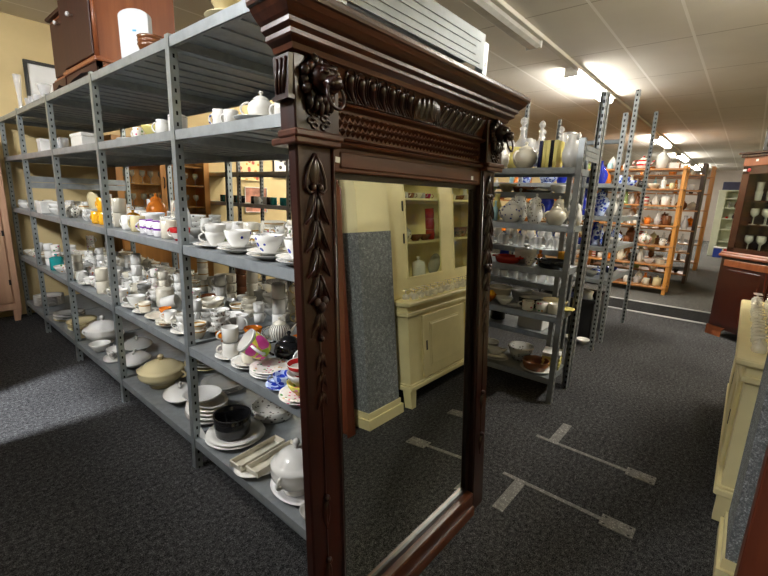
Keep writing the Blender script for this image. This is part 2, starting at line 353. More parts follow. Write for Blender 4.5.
# ------------------------------------------------------------------ crockery kinds
def arc(cx,cz,rx,rz,a0,a1,n=9,y=0): return [(cx+rx*math.cos(a0+(a1-a0)*i/(n-1)),y,cz+rz*math.sin(a0+(a1-a0)*i/(n-1))) for i in range(n)]
KINDS={}
def kind(name):
    def d(fn): KINDS[name]=[fn,None]; return fn
    return d
def vessel(out,t=.003,floor=.006):
    """outer profile -> closed vessel profile with wall thickness t"""
    inn=[(max(r-t,0.001),max(z,floor)) for r,z in reversed(out) if z>=floor]
    return [(0,out[0][1])]+out+[(out[-1][0]-t*.5,out[-1][1]+t*.4)]+inn+[(0,floor)]
@kind('teacup')
def _(): return [('cup_body',MB().lathe(vessel([(.022,0),(.024,.006),(.034,.018),(.043,.040),(.047,.060)]),18),None),
                 ('handle',MB().tube(arc(.044,.036,.026,.019,1.15,-1.5),.0042,6),0)]
@kind('coffee_cup')
def _(): return [('cup_body',MB().lathe(vessel([(.028,0),(.033,.004),(.036,.02),(.037,.068)]),18),None),
                 ('handle',MB().tube(arc(.036,.036,.024,.02,1.4,-1.4),.0045,6),0)]
@kind('mug')
def _(): return [('mug_body',MB().lathe(vessel([(.036,0),(.041,.005),(.0415,.092)]),18),None),
                 ('handle',MB().tube(arc(.040,.047,.032,.028,1.4,-1.4),.0055,6),0)]
@kind('wide_cup')
def _(): return [('cup_body',MB().lathe([(0,0),(.030,0),(.034,.005),(.043,.03),(.046,.092),(.0445,.0935)],22),None),
                 ('lining',MB().lathe([(.0445,.0935),(.0430,.091),(.0400,.032),(.030,.008),(0,.006)],22),0),
                 ('rim_band',MB().lathe([(.0462,.084),(.0470,.088),(.0466,.0938),(.0440,.0942)],22),0),
                 ('handle',MB().tube(arc(.044,.050,.032,.028,1.4,-1.4),.0055,6),0)]
@kind('saucer')
def _(): return [('saucer',MB().lathe([(0,.002),(.03,0),(.034,.003),(.058,.010),(.076,.018),(.077,.020),(.058,.0135),(.03,.0065),(0,.006)],22),None)]
@kind('plate')
def _(): return [('plate',MB().lathe([(0,.002),(.07,0),(.075,.004),(.095,.012),(.128,.020),(.130,.023),(.095,.016),(.07,.0075),(0,.007)],26),None)]
@kind('oval_platter')
def _(): return [('oval_platter',MB().lathe([(0,.002),(.10,0),(.108,.004),(.13,.016),(.178,.026),(.180,.030),(.13,.021),(.105,.0085),(0,.008)],30,1,.68),None)]
@kind('bowl')
def _(): return [('bowl',MB().lathe(vessel([(.032,0),(.034,.008),(.052,.022),(.066,.045),(.072,.062)],.004,.010),22),None)]
@kind('mixing_bowl')
def _(): return [('mixing_bowl',MB().lathe(vessel([(.06,0),(.063,.01),(.088,.05),(.105,.105),(.111,.108),(.111,.122)],.006,.014),26),None)]
@kind('teapot')
def _(): return [('pot_body',MB().lathe([(0,0),(.045,0),(.048,.006),(.068,.03),(.078,.062),(.070,.095),(.048,.114),(.040,.118),(0,.118)],22),None),
                 ('lid',MB().lathe([(.046,.117),(.044,.124),(.026,.136),(.008,.142),(.007,.148),(.013,.156),(.009,.165),(0,.167)],18),0),
                 ('spout',MB().tube([(-.062,0,.04),(-.092,0,.062),(-.108,0,.09),(-.128,0,.112)],[.019,.014,.010,.008],8),0),
                 ('handle',MB().tube(arc(.066,.066,.052,.038,1.5,-1.3),.0062,7),0)]
@kind('coffee_pot')
def _(): return [('pot_body',MB().lathe([(0,0),(.046,0),(.052,.01),(.066,.05),(.064,.10),(.050,.15),(.040,.185),(.044,.198),(0,.198)],22),None),
                 ('lid',MB().lathe([(.044,.198),(.040,.208),(.022,.224),(.007,.232),(.007,.238),(.013,.247),(.008,.257),(0,.259)],18),0),
                 ('spout',MB().tube([(-.058,0,.05),(-.085,0,.09),(-.092,0,.135),(-.112,0,.178)],[.018,.013,.010,.008],8),0),
                 ('handle',MB().tube(arc(.052,.112,.056,.062,1.3,-1.25),.0065,7),0)]
@kind('milk_jug')
def _(): return [('jug_body',MB().lathe(vessel([(.03,0),(.033,.006),(.043,.03),(.040,.062),(.034,.078),(.038,.092)]),18),None),
                 ('handle',MB().tube(arc(.036,.052,.03,.028,1.3,-1.2),.0045,6),0),
                 ('lip',MB().tube([(-.030,0,.082),(-.042,0,.091),(-.050,0,.097)],[.012,.008,.004],6),0)]
@kind('pitcher')
def _(): return [('jug_body',MB().lathe(vessel([(.055,0),(.06,.01),(.084,.05),(.088,.085),(.070,.135),(.056,.170),(.062,.200)],.004),22),None),
                 ('handle',MB().tube(arc(.066,.115,.055,.062,1.3,-1.3),.007,7),0),
                 ('lip',MB().tube([(-.05,0,.178),(-.068,0,.195),(-.080,0,.206)],[.018,.012,.006],6),0)]
@kind('sugar_bowl')
def _(): return [('bowl_body',MB().lathe([(0,0),(.032,0),(.035,.006),(.052,.03),(.054,.055),(.044,.072),(0,.072)],18),None),
                 ('lid',MB().lathe([(.046,.072),(.042,.080),(.02,.092),(.006,.096),(.011,.105),(.006,.112),(0,.113)],16),0),
                 ('handle',MB().tube(arc(.048,.048,.02,.018,1.3,-1.3),.004,6),0),
                 ('handle',MB().tube(arc(-.048,.048,.02,.018,PI-1.3,PI+1.3),.004,6),0)]
def tureen_parts(r=.15,h=.128,foot=.52,seg=28):
    return [('tureen_body',MB().lathe([(0,0),(r*foot,0),(r*foot*1.04,.010),(r*foot*.86,.022),(r*.74,h*.34),(r*.96,h*.60),(r*1.0,h*.78),(r*.95,h*.92),(r*1.0,h),(0,h)],seg),None),
            ('lid',MB().lathe([(r*1.0,h),(r*.99,h+.008),(r*.86,h+.016),(r*.80,h+.022),(r*.66,h+.044),(r*.40,h+.062),(r*.14,h+.070),(0,h+.070)],seg),0),
            ('knob',MB().lathe([(.016,h+.068),(.011,h+.080),(.023,h+.092),(.019,h+.106),(.006,h+.114),(0,h+.115)],14),1),
            ('handle',MB().tube(arc(r*.93,h*.72,.036,.022,1.5,-1.5,9,0),.009,7),0),
            ('handle',MB().tube(arc(-r*.93,h*.72,.036,.022,PI-1.5,PI+1.5,9,0),.009,7),0)]
@kind('tureen')
def _(): return tureen_parts()
@kind('covered_dish')
def _(): return [('dish_body',MB().lathe([(0,0),(.075,0),(.08,.008),(.12,.03),(.148,.05),(.152,.056),(0,.056)],28,1,.72),None),
                 ('lid',MB().lathe([(.148,.056),(.14,.064),(.10,.085),(.05,.098),(0,.101)],28,1,.72),0),
                 ('lid_handle',MB().tube(arc(0,.098,.035,.026,.1,PI-.1),.007,7),1)]
@kind('gravy_boat')
def _(): return [('boat_body',MB().lathe(vessel([(.03,.012),(.034,.02),(.055,.045),(.066,.075)],.004,.022),22,1.35,.72),None),
                 ('spout',MB().tube([(-.066,0,.058),(-.092,0,.074),(-.112,0,.085)],[.022,.014,.007],8),0),
                 ('handle',MB().tube(arc(.078,.055,.036,.028,1.7,-1.2),.005,6),0),
                 ('stand',MB().lathe([(0,0),(.06,0),(.085,.008),(.087,.012),(.05,.012),(0,.012)],22,1.35,.8),0)]
@kind('canister')
def _(): return [('pot_body',MB().lathe([(0,0),(.048,0),(.052,.004),(.052,.095),(.049,.10),(0,.10)],20),None),
                 ('lid',MB().lathe([(.053,.10),(.053,.108),(.03,.118),(.008,.120),(.007,.128),(.014,.134),(.012,.142),(0,.144)],18),0)]
@kind('jar')
def _(): return [('jar_body',MB().lathe([(0,0),(.045,0),(.06,.02),(.082,.10),(.086,.15),(.068,.20),(.045,.22),(.045,.232),(0,.232)],22),None),
                 ('lid',MB().lathe([(.050,.232),(.050,.240),(.03,.262),(.010,.270),(.014,.284),(.008,.296),(0,.297)],18),0)]
@kind('vase')
def _(): return [('vase',MB().lathe(vessel([(.034,0),(.038,.006),(.052,.05),(.056,.09),(.040,.15),(.024,.19),(.022,.215),(.034,.245)],.004,.01),18),None)]
@kind('bottle')
def _(): return [('bottle',MB().lathe([(0,0),(.032,0),(.036,.006),(.036,.13),(.028,.165),(.013,.19),(.012,.235),(.015,.238),(.015,.25),(0,.25)],16),None)]
@kind('figurine')
def _(): return [('figurine',MB().lathe([(0,0),(.038,0),(.040,.012),(.030,.018),(.034,.05),(.026,.085),(.030,.11),(.012,.128),(0,.13)],12).ball((0,0,.147),(.021,.019,.023),10,7).ball((.026,.004,.092),(.010,.010,.03),8,5).ball((-.026,.004,.092),(.010,.010,.03),8,5),None)]
@kind('tumbler')
def _(): return [('tumbler',MB().lathe(vessel([(.028,0),(.03,.003),(.037,.105)],.0022,.010),16),None)]
@kind('wine_glass')
def _(): return [('wine_glass',MB().lathe([(0,0),(.033,0),(.034,.003),(.006,.008),(.004,.015),(.004,.075),(.012,.083),(.033,.105),(.037,.13),(.032,.165),(.0305,.165),(.035,.13),(.031,.107),(.010,.087),(0,.086)],16),None)]
@kind('upturned_glass')
def _(): return [('upturned_glass',MB().lathe([(.034,0),(.039,.03),(.034,.062),(.012,.082),(.005,.09),(.004,.125),(.007,.134),(.033,.139),(.034,.142),(0,.143)],16),None)]
@kind('decanter')
def _(): return [('decanter_body',MB().lathe([(0,0),(.05,0),(.056,.01),(.06,.06),(.05,.11),(.02,.15),(.016,.20),(.026,.222),(0,.222)],14),None),
                 ('stopper',MB().lathe([(.014,.205),(.016,.225),(.010,.235),(.026,.258),(.022,.285),(0,.300)],10,smooth=False),0)]
@kind('glass_vase')
def _(): return [('glass_vase',MB().lathe(vessel([(.036,0),(.04,.008),(.028,.03),(.034,.09),(.05,.15),(.062,.20)],.004,.014),16),None)]
@kind('casserole')
def _(): return [('pan_body',MB().lathe(vessel([(.10,0),(.108,.008),(.118,.035),(.124,.062)],.006,.010),28),None),
                 ('handle',MB().tube([(.118,-.03,.052),(.146,-.026,.054),(.150,0,.055),(.146,.026,.054),(.118,.03,.052)],.008,6),0),
                 ('handle',MB().tube([(-.118,-.03,.052),(-.146,-.026,.054),(-.150,0,.055),(-.146,.026,.054),(-.118,.03,.052)],.008,6),0)]
@kind('ginger_jar')
def _(): return [('jar_body',MB().lathe([(0,0),(.055,0),(.06,.01),(.066,.05),(.10,.14),(.105,.19),(.085,.235),(.05,.255),(.05,.27),(0,.27)],24),None),
                 ('lid',MB().lathe([(.06,.268),(.062,.285),(.05,.31),(.012,.33),(.016,.345),(0,.36)],20),0)]
@kind('box')
def _(): return [('box_body',MB().bbox((-.06,-.045,0),(.06,.045,.07),.003),None),('lid',MB().bbox((-.063,-.048,.066),(.063,.048,.088),.003),0)]
@kind('book')
def _(): return [('cover',MB().box((-.012,-.07,0),(-.010,.07,.21)).box((.010,-.07,0),(.012,.07,.21)).box((-.012,-.072,0),(.012,-.069,.21)),None),('pages',MB().box((-.0098,-.068,.004),(.0098,.066,.206)),0)]
@kind('long_dish')
def _(): return [('long_dish',MB().prism([(-.17,0),(.17,0),(.185,.045),(.178,.05),(.165,.012),(-.165,.012),(-.178,.05),(-.185,.045)],-.045,.045,1).box((-.175,-.052,.0),(.175,-.045,.046)).box((-.175,.045,0),(.175,.052,.046)),None)]

CAT=dict(teacup='cup',coffee_cup='cup',mug='mug',wide_cup='cup',saucer='saucer',plate='plate',oval_platter='platter',bowl='bowl',mixing_bowl='bowl',teapot='teapot',coffee_pot='coffee pot',milk_jug='jug',pitcher='jug',
 sugar_bowl='sugar bowl',tureen='tureen',covered_dish='covered dish',gravy_boat='gravy boat',canister='canister',jar='jar',vase='vase',bottle='bottle',figurine='figurine',tumbler='glass',wine_glass='glass',
 upturned_glass='glass',decanter='decanter',glass_vase='vase',casserole='pan',ginger_jar='jar',box='box',book='book',long_dish='dish')
PENDING=[]
def place(k, loc, mat='white', rz=0, scale=1, tilt=None, label=None, over=None, look=None, group=None):
    """one dish of kind k standing at loc; parts share the mesh of their kind"""
    K=KINDS[k]
    if K[1] is None: K[1]=[(n,mb.mesh(n),p) for n,mb,p in K[0]()]
    ps=K[1]; M=G[mat] if isinstance(mat,str) else mat
    rot=tuple(tilt)+(rz,) if tilt else (0,0,rz); loc=(loc[0],loc[1],loc[2]+.0014)
    sc=(scale,)*3 if not isinstance(scale,tuple) else scale
    if len(ps)==1:
        o=link(k,ps[0][1],M,None,loc,rot)
    else:
        o=bpy.data.objects.new(k,None); COL.objects.link(o); o.empty_display_size=.03; o.location=loc; o.rotation_euler=rot
        made=[]
        for n,me,p in ps:
            m=M
            if over and n in over: m=G[over[n]] if isinstance(over[n],str) else over[n]
            made.append(link(n,me,m,o if p is None else (made[p] if p!=0 else o)))
    o.scale=sc
    o['category']=CAT[k]
    if label: o['label']=label
    if group: o['group']=group
    if not label:
        lk=look or (PATLOOK[mat] if isinstance(mat,str) else {'clear_glass':'clear','amber_glass':'amber glass','blue_glass':'blue glass','green_glass':'green glass'}.get(M.name,M.name.replace('_',' ')))
        o['_lk']=lk
    return o
def krad(k):
    K=KINDS[k]
    if K[1] is None: K[1]=[(n,mb.mesh(n),p) for n,mb,p in K[0]()]
    return max(math.hypot(v.co.x,v.co.y) for n,me,p in K[1] for v in me.vertices)
ORD='first second third fourth fifth sixth seventh eighth ninth tenth eleventh twelfth thirteenth fourteenth fifteenth sixteenth seventeenth eighteenth nineteenth twentieth'.split()
def ordw(i): return ORD[i] if i<20 else 'twenty-'+ORD[i-20]
NOUN={'upturned_glass':'upturned glass'}
def reg(o, key, end, where, group):
    """the label is written once every neighbour is known"""
    PENDING.append((o,key,end,where,group)); return o
def finish_labels():
    from collections import defaultdict
    d=defaultdict(list)
    for o,key,end,where,group in PENDING:
        noun=o.name.split('.')[0].replace('_',' ')
        d[(o['_lk']+' '+noun,end,where)].append((key,o,noun,group))
    for (what,end,where),L in d.items():
        L.sort(key=lambda t:t[0])
        for i,(key,o,noun,group) in enumerate(L):
            o['label']=f"{what}, {ordw(i)+' from '+end+', ' if len(L)>1 else ''}{where}"
            o['group']=(noun if noun.endswith('s') else noun+'s').replace('dishs','dishes').replace('glasss','glasses').replace('boxs','boxes')+' '+group
            del o['_lk']
# ------------------------------------------------------------------ steel racks
POSTME={}
def post_mesh(h):
    k=round(h,3)
    if k not in POSTME:
        POSTME[k]=MB().box((-.02,-.02,0),(-.017,.02,h)).box((-.017,-.02,0),(.02,-.017,h)).box((-.017,.017,0),(.02,.02,h)).box((-.021,-.021,0),(.021,.021,.004)).mesh('upright')
    return POSTME[k]
SHME={}
def shelf_mesh(lx,ly):
    k=(round(lx,3),round(ly,3))
    if k not in SHME:
        b=MB().box((-lx/2,-ly/2,-.004),(lx/2,ly/2,0)); H=.047
        b.box((-lx/2,-ly/2,-H),(-lx/2+.003,ly/2,-.004)).box((lx/2-.003,-ly/2,-H),(lx/2,ly/2,-.004))
        b.box((-lx/2,-ly/2,-H),(lx/2,-ly/2+.003,-.004)).box((-lx/2,ly/2-.003,-H),(lx/2,ly/2,-.004))
        b.box((-lx/2,-ly/2,-H),(-lx/2+.018,ly/2,-H+.003)).box((lx/2-.018,-ly/2,-H),(lx/2,ly/2,-H+.003))
        n=max(2,int(ly/.15))
        for i in range(1,n):
            y=-ly/2+ly*i/n; b.box((-lx/2+.01,y-.012,-.011),(lx/2-.01,y+.012,-.004))
        SHME[k]=b.mesh('shelf')
    return SHME[k]
def rack(label,group,posts,shelves,pm=POST,sm=GALV):
    x0,y0=posts[0][:2]
    t=thing('steel_rack',label,'shelving rack',(x0,y0,0),0,group)
    for x,y,h,rear in posts: link('upright',post_mesh(h),POSTT if h>2.3 else pm,t,(x-x0,y-y0,0),(0,0,PI if rear else 0))
    for xa,xb,ya,yb,z in shelves: link('shelf',shelf_mesh(xb-xa,yb-ya),sm,t,((xa+xb)/2-x0,(ya+yb)/2-y0,z))
    return t
YP=[1.045,2.166,3.273,4.38,5.487,6.38]
ZS=[.185,.73,1.272,1.822,2.228]
posts=[(.972,y,2.24,False) for y in YP]+[(1.866,y,2.24,True) for y in YP]
sh=[(.955,1.883,a+.0215,b-.0215,z) for a,b in zip(YP,YP[1:]) for z in ZS]
r1=rack('long galvanised rack packed with white cups and saucers, behind the carved mirror','galvanised display racks',posts,sh)
for z in (1.53,1.59):
    part('cross_brace',MB().box((0,-.002,-.028),(.86,.002,.028)).box((.05,-.006,-.012),(.81,.0,-.004)),GALV,r1,(.02,YP[5]-1.045-.9,z))
part('end_panel',MB().box((.02,-.002,-.07),(.87,.002,.075)).box((.06,-.005,.035),(.83,-.002,.042)).box((.06,-.005,-.052),(.83,-.002,-.045)).box((.10,-.005,.008),(.79,-.002,.015)).box((.10,-.005,-.025),(.79,-.002,-.018)),GALVB,r1,(0,-.023,2.19))
# second rack, beyond the aisle: teapots
YP2=[.965+1.107*i for i in range(6)]
ZS2=[.20,.70,1.055,1.385,1.80]
r2=rack('grey steel rack of teapots, pans and bowls standing beside the mirror','galvanised display racks',
  [(3.222,y,1.995,False) for y in YP2]+[(3.585,y,2.37 if y<1 else 1.995,True) for y in YP2]+[(3.66,YP2[0],2.37,False)],
  [(3.205,3.602,a+.0215,b-.0215,z) for a,b in zip(YP2,YP2[1:]) for z in ZS2],POSTY,GALV)
part('end_brace',MB().box((0,-.002,-.05),(.33,.002,.05)).box((.02,-.006,.015),(.31,-.002,.022)).box((.02,-.006,-.022),(.31,-.002,-.015)),GALV,r2,(.02,-.023,1.90))
YP2B=[1.17+1.0*i for i in range(4)]
ZS2B=[.40,.845,1.15,1.63,1.925]
r2b=rack('taller grey rack of clear glassware backing onto the teapot rack','galvanised display racks',
  [(3.70,y,1.93,False) for y in YP2B]+[(4.06,y,1.93,True) for y in YP2B],
  [(3.683,4.077,YP2B[i]+.0215,YP2B[i+1]-.0215,z) for i in range(3) for z in ZS2B],POSTY,GALV)
YP3=[1.07+1.15*i for i in range(4)]
ZS3=[.72,1.085,1.42,1.775]
r3=rack('tall slotted steel rack of blue and white ware in the aisle','galvanised display racks',
  [(5.16,y,2.70,False) for y in YP3]+[(6.28,y,2.68,True) for y in YP3]+[(4.79,YP3[0],2.42,False)],
  [(5.143,6.297,a+.0215,b-.0215,z) for a,b in zip(YP3,YP3[1:]) for z in ZS3],POSTY,GALV)
part('tie_bar',MB().bbox((-.015,.02,-.02),(.015,.9,.02),.004),GALVB,r3,(-.37,0,2.16))
# ------------------------------------------------------------------ wooden racks
def wood_rack(label,x,y0,y1,d,h,zs,mat,pw=.05,mid=(),board=None,pd=None):
    t=thing('wooden_rack',label,'shelving rack',(x,y0,0),0,'wooden display racks')
    pd=pd or pw
    for yy in (0,)+tuple(mid)+(y1-y0-pw,):
        for xx in (0,d-pd): part('upright',MB().bbox((xx,yy,0),(xx+pd,yy+pw,h),.004),mat,t)
        part('side_rail',MB().box((pd,yy+.01,h-.10),(d-pd,yy+pw-.01,h-.04)),mat,t)
    for z in zs: part('shelf',MB().bbox((-.012,pw*.2,z-.028),(d+.012,y1-y0-pw*.2,z),.003),board or OAKY,t)
    return t
ZW=[.13,.53,.87,1.23,1.58,1.86,2.20]
wood_rack('honey-coloured wooden rack of bric-a-brac, first beyond the blue ware',8.88,.93,5.2,.42,2.25,ZW,OAK,.055,(1.4,2.8))
wood_rack('dark stained wooden rack with wide side boards, behind the honey-coloured rack',10.6,.80,4.6,.45,2.42,[.2,.65,1.1,1.5,1.9,2.2],DKWOOD,.06,(1.8,),None,.2)
wood_rack('narrow honey wooden rack beyond the dark stained rack',13.2,.82,4.2,.45,2.55,[.2,.65,1.1,1.5,1.9,2.3],OAK,.07,(1.6,))
# ------------------------------------------------------------------ carved mirror
TILT=math.radians(3.37)
mir=thing('carved_mirror','tall carved dark walnut mirror leaning against the end of the cup rack','mirror',(1.28,.851,0))
mir.rotation_euler=(-TILT,0,0)
GX0,GX1,GZ0,GZ1=-.405,.412,.140,1.597
bv=.026
vs_=[(GX0,0,GZ0),(GX1,0,GZ0),(GX1,0,GZ1),(GX0,0,GZ1),(GX0+bv,-.0006,GZ0+bv),(GX1-bv,-.0006,GZ0+bv),(GX1-bv,-.0006,GZ1-bv),(GX0+bv,-.0006,GZ1-bv)]
mbm=MB(); mbm._add(vs_+[(p[0],.006,p[2]) for p in vs_[:4]],[(4,5,6,7),(0,1,5,4),(1,2,6,5),(2,3,7,6),(3,0,4,7),(0,1,9,8),(1,2,10,9),(2,3,11,10),(3,0,8,11),(8,9,10,11)])
part('mirror_glass',mbm,MIRR,mir)
part('back_board',MB().box((-.52,.010,.02),(.52,.048,1.95)),DKWOOD,mir)
SXL,SXR=-.565,.560
for sgn,xa,xb in ((-1,SXL,GX0-.028),(1,GX1+.028,SXR)):
    st=part('stile',MB().bbox((xa,-.032,.0),(xb,.006,1.70),.005),CARVE,mir)
    part('edge_bead',MB().tube([((xb-.008) if sgn<0 else (xa+.008),-.032,.05),((xb-.008) if sgn<0 else (xa+.008),-.032,1.68)],.006,6),CARVE,st)
sl=MB()
sl.box((GX0-.028,-.007,GZ0-.025),(GX0,.01,GZ1+.02)).box((GX1,-.007,GZ0-.025),(GX1+.028,.01,GZ1+.02)).box((GX0,-.007,GZ1),(GX1,.01,GZ1+.02)).box((GX0,-.007,GZ0-.025),(GX1,.01,GZ0))
part('inner_slip',sl,MATS['black_iron'] if False else plain('ebonised_slip',(.012,.006,.004),.3),mir)
part('bottom_rail',MB().bbox((GX0-.03,-.040,0),(GX1+.03,.006,GZ0-.02),.006).bbox((GX0-.03,-.050,0),(GX1+.03,-.03,.05),.006),CARVEX,mir)
part('top_rail',MB().bbox((GX0-.03,-.024,GZ1+.018),(GX1+.03,.006,1.69),.004).bbox((GX0-.0,-.029,GZ1+.03),(GX1+.0,-.02,1.672),.003),CARVEX,mir)
part('frieze_board',MB().box((SXL+.02,-.020,1.69),(SXR-.02,.006,1.90)),CARVEX,mir)
# mouldings between the friezes
def hmould(name,z0,z1,p):
    m=MB(); pr=[(0,z0),(p*.5,z0+(z1-z0)*.1),(p*.9,z0+(z1-z0)*.35),(p,z0+(z1-z0)*.6),(p*.7,z0+(z1-z0)*.85),(p*.4,z1),(0,z1)]
    m.prism([(-.02-a,b) for a,b in pr],GX0-.03,GX1+.03,0); part(name,m,CARVEX,mir)
hmould('moulding',1.682,1.700,.030); hmould('moulding',1.700,1.712,.018); hmould('moulding',1.790,1.806,.028)
# lattice carved in diamonds
la=MB(); 
for r in range(3):
    for c in range(39):
        x=GX0-.004+(c+(.5 if r%2 else 0))*.0213; z=1.7285+r*.0215
        la._add([(x-.0098,-.0195,z),(x,-.0195,z-.0125),(x+.0098,-.0195,z),(x,-.0195,z+.0125),(x,-.036,z+.001)],[(0,1,4),(1,2,4),(2,3,4),(3,0,4)])
part('lattice_carving',la,CARVEX,mir)
# gadrooned frieze leaning outwards
def FY(z): t=(z-1.806)/.09; return -.026-.042*t*t
ga=MB()
ga.prism([(-.018,1.804)]+[(FY(1.806+.084*i/6),1.806+.084*i/6) for i in range(7)]+[(-.018,1.890)],GX0-.03,GX1+.03,0)
def tongue(x,s,m):
    P=[];Q=[];R2=[]
    for i in range(9):
        t=i/8; z=1.876-.064*t; dx=s*(.004+.040*t**2.1)
        P.append((x+dx,FY(z)-.004,z)); 
    m.tube(P,[.007,.0125,.0135,.013,.012,.0105,.009,.0075,.006],7)
    for e in (-1,1):
        m.tube([(a+e*.0185*(1 if i<6 else .8),b-.002,c+(.0 if i else .003)) for i,(a,b,c) in enumerate(P)],.003,5)
    m.tube([(x-.0185,FY(1.876)-.003,1.877),(x-.012,FY(1.885)-.003,1.885),(x,FY(1.888)-.003,1.888),(x+.012,FY(1.885)-.003,1.885),(x+.0185,FY(1.876)-.003,1.877)],.003,5)
tg=MB()
for i in range(7):
    tongue(GX0+.02+i*.046,1,tg); tongue(GX1-.02-i*.046,-1,tg)
lf=tg
def leaf(m,x,zt,zb,w,y,bul,M=None,bend=0):
    n=9;vs=[];fs=[]
    for i in range(n):
        t=i/(n-1); z=zt+(zb-zt)*t; ww=w*math.sin(PI*(t**.75))**.8 if 0<t<1 else .0006
        cx=x+bend*t*t
        for j,(a,d) in enumerate(((-1,0),(-.55,.7),(-.12,.85),(0,.62),(.12,.85),(.55,.7),(1,0))): vs.append((cx+a*ww,y-bul*d*(.3+.7*math.sin(PI*min(1,t+.15)) if t<.85 else .3)-.001,z))
    for i in range(n-1):
        for j in range(6): fs.append((i*7+j,i*7+j+1,(i+1)*7+j+1,(i+1)*7+j))
    m._add(vs,fs,True,M)
for k in range(-3,4):
    leaf(lf,.004+k*.019,1.884,1.812,.014,-.045-.006*(3-abs(k)),.012,bend=k*.006)
tg.tube([(GX0,-.030,1.812),(0,-.030,1.812),(GX1,-.030,1.812)],.004,6)
fr=part('frieze',ga,CARVEX,mir); part('gadroon_carving',tg,CARVE,fr)
# cornice
prof=[(0,1.885),(.008,1.888),(.012,1.900),(.026,1.908),(.030,1.912),(.030,1.922),(.036,1.926),(.042,1.930),(.042,1.940),(.050,1.946),(.064,1.960),(.072,1.972),(.078,1.974),(.080,1.982),(.080,1.992),(.074,1.998),(0,1.998)]
part('cornice',MB().sweep_u(prof,-.585,.585,-.062,.006).box((-.585,-.062,1.885),(.585,.006,1.995)),CARVEX,mir)
